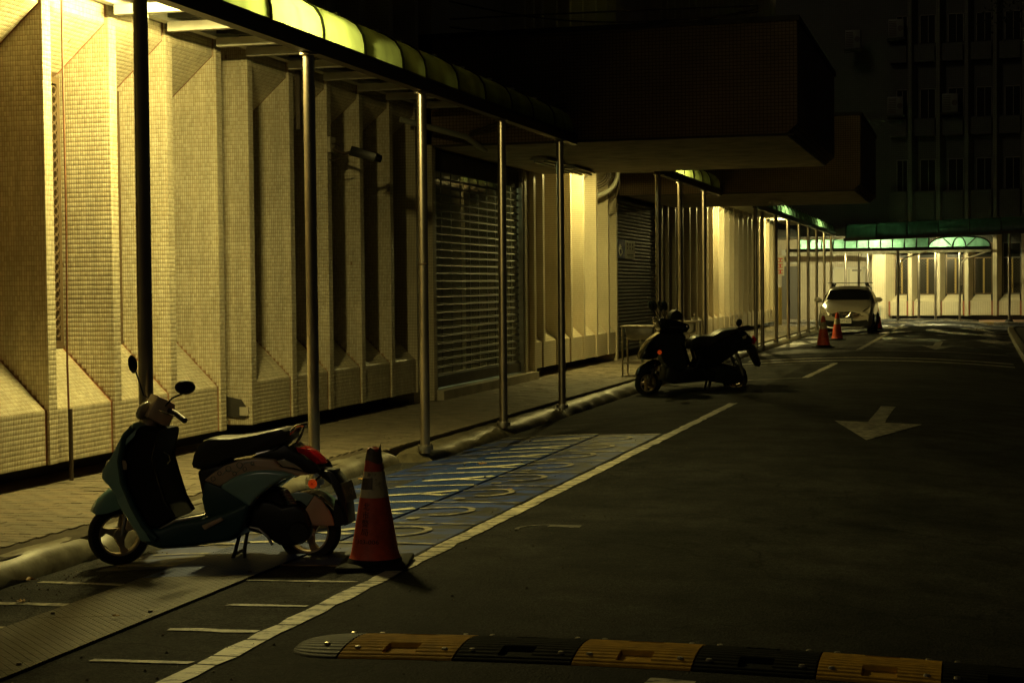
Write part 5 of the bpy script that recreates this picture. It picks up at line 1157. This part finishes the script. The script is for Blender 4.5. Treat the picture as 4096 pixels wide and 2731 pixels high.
# engine, swing arm, shock, exhaust, stand
slab('engine', [(.898, .40), (.986, .44), (1.06, .43), (1.12, .40), (1.204, .42), (1.27, .38), (1.30, .30), (1.294, .22), (1.243, .175), (1.156, .16), (1.098, .165), (1.012, .215), (.969, .26), (.911, .265)], -.13, -.055, 'black', t, .02, 3)
slab('engine_block', [(.86, .40), (.98, .50), (1.08, .50), (1.12, .42), (1.10, .30), (1.0, .22), (.88, .24)], -.08, .10, 'black', t, .02, 2)
b = MB(); b.lathe([(.001, 0), (.06, .0), (.07, .02), (.001, .02)], (1.23, -.15, .25), 20, 'y'); b.build('fan_cover', 'black', t, local=True, smooth=True)
b = MB(); b.tube([(1.13, -.10, .50), (1.22, -.09, .36)], .022, 10)
for k in range(7): b.lathe([(.02, -.004), (.032, 0), (.02, .004)], (1.135+.012*k, -.10, .49-.018*k), 10)
b.build('shock_absorber', 'steel_dull', t, local=True, smooth=True)
b = MB(); b.tube([(1.00, .13, .22), (1.10, .15, .23), (1.38, .15, .27)], .045, 12); b.build('exhaust', 'steel_dull', t, local=True, smooth=True)
b = MB(); b.tube([(.90, -.12, .275), (.97, -.13, .265), (1.03, -.14, .22), (1.06, -.14, .17)], .009, 8); b.build('kick_lever', 'steel_dull', t, local=True, smooth=True)
slab('side_step', [(.625, .290), (.751, .343), (.772, .327), (.646, .262)], -.205, -.185, 'beige', t, .006, 2)
for s_ in (-1, 1): b = MB(); b.tube([(.83, s_*.07, .24), (.80, s_*.085, .12), (.768, s_*.12, .015), (.762, s_*.14, .006)], .012, 8); b.build('stand_leg', 'black', t, local=True, smooth=True)
b = MB(); b.tube([(.793, -.09, .10), (.793, .09, .10)], .010, 8); b.build('stand_cross_bar', 'black', t, local=True, smooth=True)
b = MB(); b.tube([(.89, -.12, .235), (.875, -.13, .10), (.870, -.14, .03), (.885, -.15, .01)], .010, 8); b.build('stand_pedal', 'black', t, local=True, smooth=True)
# handlebar cover, grips, mirrors
turn(rounded('handlebar_cover', [(.245, 1.084), (.31, 1.062), (.372, 1.029), (.376, .994), (.352, .93), (.327, .883), (.268, .893), (.226, .918), (.163, .953), (.168, .973), (.218, 1.044)], .13, 'beige', t, .28, 8), .27, .86)
turn(rounded('instrument_hood', [(.27, 1.075), (.37, 1.03), (.365, 1.0), (.30, 1.02)], .09, 'black', t, .1), .27, .86)
ellipsoid('headlamp', (.20, -.05, .985), (.035, .085, .065), 'clear_lens', t, (0, R(30), 0))
b = MB(); b.tube([(.23, 0, .93), (.19, 0, .86)], .045, 12); b.build('steering_neck', 'beige', t, local=True, smooth=True)
def hb(du, dv, w):   # handlebar frame turned with the wheel: du to the rear, dv to the camera side
    a = R(34); return (.27+du*math.cos(a)+dv*math.sin(a), du*math.sin(a)-dv*math.cos(a), w)
for s_ in (-1, 1):
    b = MB(); b.tube([hb(.045, s_*.11, .990), hb(.075, s_*.20, .970), hb(.105, s_*.30, .935)], .0185, 12); b.build('grip', 'black', t, local=True, smooth=True)
    b = MB(); b.tube([hb(-.02, s_*.12, 1.0), hb(-.03, s_*.18, .995), hb(.04, s_*.29, .965)], .006, 6); b.build('brake_lever', 'chrome', t, local=True, smooth=True)
    mc = hb(.11, .30, 1.14) if s_ > 0 else hb(-.10, -.29, 1.265)
    b = MB(); b.tube([hb(.02, s_*.14, 1.02), hb(.05*s_, s_*.20, 1.07), (mc[0]-.02*s_, mc[1], mc[2]-.04)], .006, 8); b.build('mirror_stalk', 'black', t, local=True, smooth=True)
    ms_ = ellipsoid('mirror', mc, (.022, .066, .045) if s_ > 0 else (.022, .034, .060), 'black', t, (0, R(-10), R(-52) if s_ > 0 else R(-20)))
    ellipsoid('mirror_glass', (.010, 0, 0), (.015, .060, .040) if s_ > 0 else (.015, .030, .053), 'black', ms_)

# dark scooters farther down the lane
def dark_scooter(loc, rz, label):
    t = empty('scooter', loc, rz, label, 'scooter', 'black scooters parked farther down the lane')
    wheel(t, -.01, .205, .205, .11, R(14), 5, 'front_wheel'); wheel(t, 1.44, .24, .205, .12, 0, 5, 'rear_wheel')
    for s_ in (-1, 1): b = MB(); b.tube([(0, s_*.08, .2), (.10, s_*.07, .5)], .02, 8); b.build('fork_leg', 'steel_dull', t, local=True, smooth=True)
    b = MB(); top = [(-.20, .34), (-.174, .415), (-.13, .47), (-.074, .505), (.02, .555), (.13, .54)]; bot = [(-.18, .33), (-.12, .345), (-.075, .37), (-.02, .40), (.04, .43), (.13, .46)]; vs = []; n = 9
    for (tu, tw), (bu, bw) in zip(top, bot):
        for i in range(n): a = math.pi*i/(n-1); vs.append((bu+(tu-bu)*math.sin(a)**.6, -.095*math.cos(a), bw+(tw-bw)*math.sin(a)**.6))
    b.add(vs, [(j*n+i, j*n+i+1, (j+1)*n+i+1, (j+1)*n+i) for j in range(len(top)-1) for i in range(n-1)]); b.build('front_mudguard', 'gloss_black', t, local=True, smooth=True)
    rounded('front_cowl', [(-.143, .587), (-.113, .688), (-.07, .765), (-.025, .834), (.04, .90), (.105, .957), (.187, 1.012), (.293, .977), (.25, .90), (.20, .74), (.12, .60), (.009, .575)], .16, 'gloss_black', t, .18, 7)
    rounded('leg_shield', [(.14, .96), (.30, .98), (.46, 1.0), (.54, .92), (.52, .80), (.56, .68), (.60, .55), (.62, .46), (.50, .40), (.383, .39), (.30, .45), (.22, .55), (.15, .75)], .18, 'black', t, .08, 7)
    rounded('handlebar_cowl', [(.136, 1.183), (.154, 1.228), (.25, 1.225), (.341, 1.203), (.45, 1.16), (.60, 1.11), (.62, 1.05), (.56, .98), (.40, .95), (.25, .98), (.153, 1.08)], .17, 'gloss_black', t, .2, 7)
    slab('underfloor', [(.22, .25), (.381, .19), (.807, .22), (1.02, .235), (1.05, .40), (.80, .45), (.654, .425), (.45, .40), (.35, .50), (.26, .45)], -.21, .21, 'black', t, .03, 3)
    slab('floor_board', [(.40, .405), (.454, .40), (.654, .430), (.78, .47), (.78, .45), (.654, .41), (.454, .385)], -.18, .18, 'steel_dull', t, .006, 2)
    rounded('body', [(.707, .452), (.773, .571), (.727, .731), (.80, .76), (.99, .79), (1.29, .93), (1.5, 1.02), (1.57, 1.0), (1.69, .90), (1.68, .80), (1.62, .70), (1.45, .68), (1.30, .58), (1.12, .47), (.95, .43)], .19, 'gloss_black', t, .16, 7)
    rounded('seat', [(.662, .732), (.657, .812), (.685, .872), (.716, .905), (.755, .925), (.799, .935), (.917, .932), (1.048, .937), (1.12, .973), (1.191, 1.015), (1.26, 1.03), (1.346, 1.035), (1.453, 1.054), (1.477, 1.01), (1.285, .92), (1.107, .855), (.988, .775), (.81, .745)], .15, 'vinyl', t, .14, 8)
    rounded('tail_lamp', [(1.66, .90), (1.751, .905), (1.785, .868), (1.74, .79), (1.66, .80)], .10, 'red_lens', t, .2, 5)
    for s_ in (-1, 1):
        slab('turn_lamp', [(1.50, .913), (1.572, .947), (1.562, .889), (1.512, .884)], -.200 if s_ < 0 else .185, -.185 if s_ < 0 else .200, 'clear_lens', t, .004, 2)
        b = MB(); b.lathe([(.001, .006), (.032, .006), (.035, -.004), (.001, -.004)], (.153, 0, .693), 20, 'y'); b.v = [(x, s_*(.178+y), z) for x, y, z in b.v]; b.build('side_reflector', 'amber', t, local=True)
        b = MB(); b.tube([(.33, s_*.16, 1.08), (.42, s_*.25, 1.08), (.50, s_*.36, 1.07)], .018, 10); b.build('grip', 'black', t, local=True, smooth=True)
        b = MB(); b.tube([(.25, s_*.17, 1.18), (.20, s_*.22, 1.28), (.16, s_*.25, 1.36)], .007, 6); b.build('mirror_stalk', 'black', t, local=True, smooth=True)
        ellipsoid('mirror', (.145, s_*.27, 1.42), (.03, .06, .085), 'black', t, (0, R(-15), R(30)))
        b = MB(); b.tube([(1.403, s_*.15, .663), (1.47, s_*.15, .50), (1.533, s_*.14, .30)], .024, 8)
        for k in range(8): b.lathe([(.022, -.005), (.038, 0), (.022, .005)], (1.43+.013*k, s_*.15, .60-.033*k), 10)
        b.build('shock_absorber', 'steel_dull', t, local=True, smooth=True)
        b = MB(); b.tube([(1.0, s_*.08, .25), (.97, s_*.10, .1), (.95, s_*.13, .01)], .016, 8); b.build('stand_leg', 'black', t, local=True, smooth=True)
    slab('engine', [(.95, .42), (1.10, .48), (1.30, .45), (1.50, .38), (1.56, .28), (1.50, .18), (1.30, .17), (1.05, .20), (.93, .30)], -.15, .02, 'black', t, .03, 3)
    slab('plate_holder', [(1.66, .80), (1.735, .77), (1.79, .60), (1.84, .45), (1.81, .43), (1.74, .55), (1.67, .68)], -.10, .10, 'black', t, .006, 2)
    b = MB(); b.prism([(1.752, .75), (1.757, .752), (1.845, .47), (1.84, .468)], 'y', -.10, .10); b.build('number_plate', 'green_plate', t, local=True)
    b = MB(); b.tube([(1.47, 0, 1.03), (1.572, 0, 1.055), (1.70, 0, 1.07)], .012, 6); b.tube([(1.40, -.12, .99), (1.58, -.11, 1.03), (1.70, -.08, 1.06), (1.70, .08, 1.06), (1.58, .11, 1.03), (1.40, .12, .99)], .012, 8); b.build('rear_rack', 'black', t, local=True, smooth=True)
    return t
ds = dark_scooter((-4.90, 25.5, -.135), R(26), 'black scooter with orange side reflector parked at the kerb, nearer of the two')
d2 = copy_tree(ds); d2.location = (-4.98, 26.25, -.14); d2.rotation_euler = (0, 0, R(29)); 
for ch_ in list(d2.children):
    if ch_.name.startswith('side_reflector'): bpy.data.objects.remove(ch_)
d2['label'] = 'black scooter mostly hidden behind the one with the orange reflector'
for (o_, up) in ((ds, 1),):
    hm = rounded('helmet', [(.33, 1.19), (.34, 1.26), (.38, 1.32), (.44, 1.355), (.50, 1.34), (.55, 1.29), (.56, 1.23), (.55, 1.19)], .12, 'black', None, .35, 8)
    hm.location = o_.location; hm.rotation_euler = o_.rotation_euler; tag(hm, 'black helmet with peak resting on the handlebar of the nearer black scooter', 'helmet')
# upright mirror of the farther black scooter seen over the seat
b = MB(); b.tube([(1.50, 0, 1.02), (1.51, 0, 1.08)], .008, 6); b.build('mirror_stalk', 'black', ds, local=True)
ellipsoid('mirror', (1.515, 0, 1.135), (.05, .02, .062), 'black', ds, (0, R(15), 0))

# ------------------------------------------------------------------ parked car
car = empty('parked_car', (-3.86, 53.8, H(-3.9)-.0), R(0), 'cream hatchback with roof bars parked facing the camera at the far kerb', 'car')
# stations along the length (y grows toward the tail): half profile points from sill to roof centre (x, z)
st = [(-.02, [(.62, .26), (.70, .34), (.74, .50), (.74, .60), (.66, .70), (.50, .745), (.30, .76), (0, .765)]),
      (.10, [(.72, .22), (.80, .34), (.83, .52), (.82, .66), (.74, .76), (.55, .80), (.30, .82), (0, .825)]),
      (.45, [(.76, .22), (.84, .36), (.845, .56), (.83, .78), (.76, .87), (.56, .92), (.30, .94), (0, .945)]),
      (.95, [(.77, .22), (.845, .38), (.848, .62), (.835, .90), (.77, .99), (.60, 1.03), (.30, 1.045), (0, 1.05)]),
      (1.25, [(.77, .22), (.845, .38), (.848, .64), (.84, .95), (.765, 1.08), (.62, 1.12), (.30, 1.14), (0, 1.145)]),
      (1.75, [(.77, .22), (.845, .38), (.848, .64), (.845, .97), (.71, 1.32), (.60, 1.46), (.30, 1.50), (0, 1.51)]),
      (2.10, [(.77, .22), (.845, .38), (.848, .64), (.845, .98), (.69, 1.38), (.60, 1.53), (.30, 1.575), (0, 1.585)]),
      (3.30, [(.77, .22), (.845, .38), (.848, .64), (.845, .99), (.69, 1.37), (.60, 1.52), (.30, 1.57), (0, 1.58)]),
      (3.95, [(.76, .26), (.83, .40), (.84, .64), (.835, .98), (.68, 1.30), (.58, 1.42), (.28, 1.47), (0, 1.48)]),
      (4.15, [(.70, .30), (.78, .42), (.79, .64), (.78, .90), (.64, 1.05), (.52, 1.10), (.25, 1.12), (0, 1.12)])]
b = MB(); vs = []; n = 8
for y, pr_ in st:
    vs += [(-x, y, z) for x, z in pr_]+[(x, y, z) for x, z in reversed(pr_[:-1])]
w_ = 15
fs = [(j*w_+i, j*w_+i+1, (j+1)*w_+i+1, (j+1)*w_+i) for j in range(len(st)-1) for i in range(w_-1)]+[tuple(range(w_)), tuple(range(len(st)*w_-1, (len(st)-1)*w_-1, -1))]
fs += [(j*w_, (j+1)*w_, (j+1)*w_+w_-1, j*w_+w_-1) for j in range(len(st)-1)]
b.add(vs, fs); cb_ = b.build('body', 'car_paint', car, local=True, smooth=True)
def cplate(name, pts, m_, bev=0, th=.012):   # front facing sheet: pts (x, y, z)
    b = MB(); n = len(pts); b.add([(x, y-th, z) for x, y, z in pts]+[(x, y+th, z) for x, y, z in pts], [tuple(range(n)), tuple(range(2*n-1, n-1, -1))]+[(i, (i+1) % n, (i+1) % n+n, i+n) for i in range(n)])
    return b.build(name, m_, car, local=True, bevel=bev)
cplate('windscreen', [(-.69, 1.235, 1.125), (-.35, 1.16, 1.125), (0, 1.14, 1.13), (.35, 1.16, 1.125), (.69, 1.235, 1.125), (.60, 1.66, 1.435), (.30, 1.69, 1.475), (0, 1.70, 1.485), (-.30, 1.69, 1.475), (-.60, 1.66, 1.435)], 'car_glass', 0, .02)
for s_ in (-1, 1):
    cplate('headlamp', [(s_*.79, .13, .78), (s_*.70, .06, .90) if 0 else (s_*.80, .22, .92), (s_*.62, .04, .80), (s_*.47, -.015, .68), (s_*.52, -.03, .62), (s_*.72, .02, .60)][::s_], 'clear_lens', .0, .03)
    cplate('lamp_bezel', [(s_*.80, .14, .79), (s_*.81, .24, .93), (s_*.61, .045, .81), (s_*.455, .0, .685), (s_*.51, -.01, .605), (s_*.73, .04, .585)][::s_], 'matt_black', 0, .028)
    b = MB(); b.add([(s_*.852, 1.40, 1.02), (s_*.852, 3.7, 1.04), (s_*.70, 3.5, 1.38), (s_*.715, 1.95, 1.36), (s_*.762, 1.75, 1.28)]+[(s_*.82, 1.40, 1.02), (s_*.82, 3.7, 1.04), (s_*.67, 3.5, 1.38), (s_*.685, 1.95, 1.36), (s_*.73, 1.75, 1.28)],
                    [(0, 1, 2, 3, 4), (9, 8, 7, 6, 5)]+[(i, (i+1) % 5, (i+1) % 5+5, i+5) for i in range(5)]); b.build('side_window', 'car_glass', car, local=True)
    o = ellipsoid('door_mirror', (s_*.98, 1.42, 1.12), (.13, .06, .085), 'car_paint', car); b = MB(); b.box(s_*.90-.07, s_*.90+.07, 1.40, 1.46, 1.05, 1.08); b.build('mirror_arm', 'black', car, local=True)
    for yw in (.80, 3.35):
        wh = wheel(car, 0, .31, .31, .19, 0, 5, 'wheel'); wh.location = (s_*.75, yw, .31); wh.rotation_euler = (0, 0, R(90))
        b = MB(); b.tube([(s_*.853, yw+.36*math.cos(R(a)), .30+.36*math.sin(R(a))) for a in range(0, 181, 12)], .03, 6); b.build('wheel_arch', 'black', car, local=True, smooth=True)
    b = MB(); b.tube([(s_*.58, 1.9, 1.56), (s_*.60, 2.1, 1.60), (s_*.60, 3.2, 1.59)], .012, 6); b.build('roof_rail', 'steel_dull', car, local=True, smooth=True)
for yw in (2.05, 3.0):
    b = MB(); b.box(-.72, .72, yw-.025, yw+.025, 1.665, 1.69); rb = b.build('roof_bar', 'black', car, local=True)
    for s_ in (-1, 1): b = MB(); b.prism([(s_*.50, 1.665), (s_*.56, 1.665), (s_*.62, 1.55), (s_*.54, 1.55)], 'y', yw-.03, yw+.03); b.build('bar_foot', 'black', car, local=True)
cplate('grille', [(-.46, -.03, .68), (-.20, -.045, .755), (.20, -.045, .755), (.46, -.03, .68), (.40, -.055, .61), (.18, -.06, .57), (-.18, -.06, .57), (-.40, -.055, .61)], 'matt_black', 0, .02)
for k in range(3): b = MB(); z = .62+k*.035; b.box(-.40, .40, -.088, -.080, z, z+.012); b.build('grille_bar', 'chrome', car, local=True)
for s_ in (-1, 1): b = MB(); b.tube([(s_*.20, -.09, .745), (s_*.10, -.10, .60), (0, -.10, .575)], .017, 6); b.build('grille_vee', 'chrome', car, local=True, smooth=True)
b = MB(); b.tube([(.06*math.cos(R(a)), -.105, .68+.06*math.sin(R(a))) for a in range(0, 361, 24)], .010, 6); b.box(-.075, .075, -.115, -.10, .668, .692); b.build('round_badge', 'chrome', car, local=True)
cplate('lower_intake', [(-.74, .02, .50), (-.40, -.05, .46), (.40, -.05, .46), (.74, .02, .50), (.72, -.01, .30), (.50, -.045, .27), (-.50, -.045, .27), (-.72, -.01, .30)], 'matt_black', 0, .03)
b = MB(); b.tube([(-.60, -.05, .27), (-.45, -.10, .24), (.45, -.10, .24), (.60, -.05, .27)], .024, 8); b.build('skid_bar', 'steel_dull', car, local=True, smooth=True)
b = MB(); b.box(-.21, .24, -.125, -.105, .365, .555); b.build('plate_frame', 'black', car, local=True)
b = MB(); b.box(-.19, .205, -.132, -.126, .385, .54); b.build('number_plate', 'num_plate', car, local=True)
vs, fs = text_mesh('AWT-6239', .125); b = MB(); mx = max(v[0] for v in vs); b.add([(v[0]*.175/mx+.008, -.1335-v[2]*.3, v[1]+.415) for v in vs], fs); b.build('plate_letters', 'ink', car, local=True)
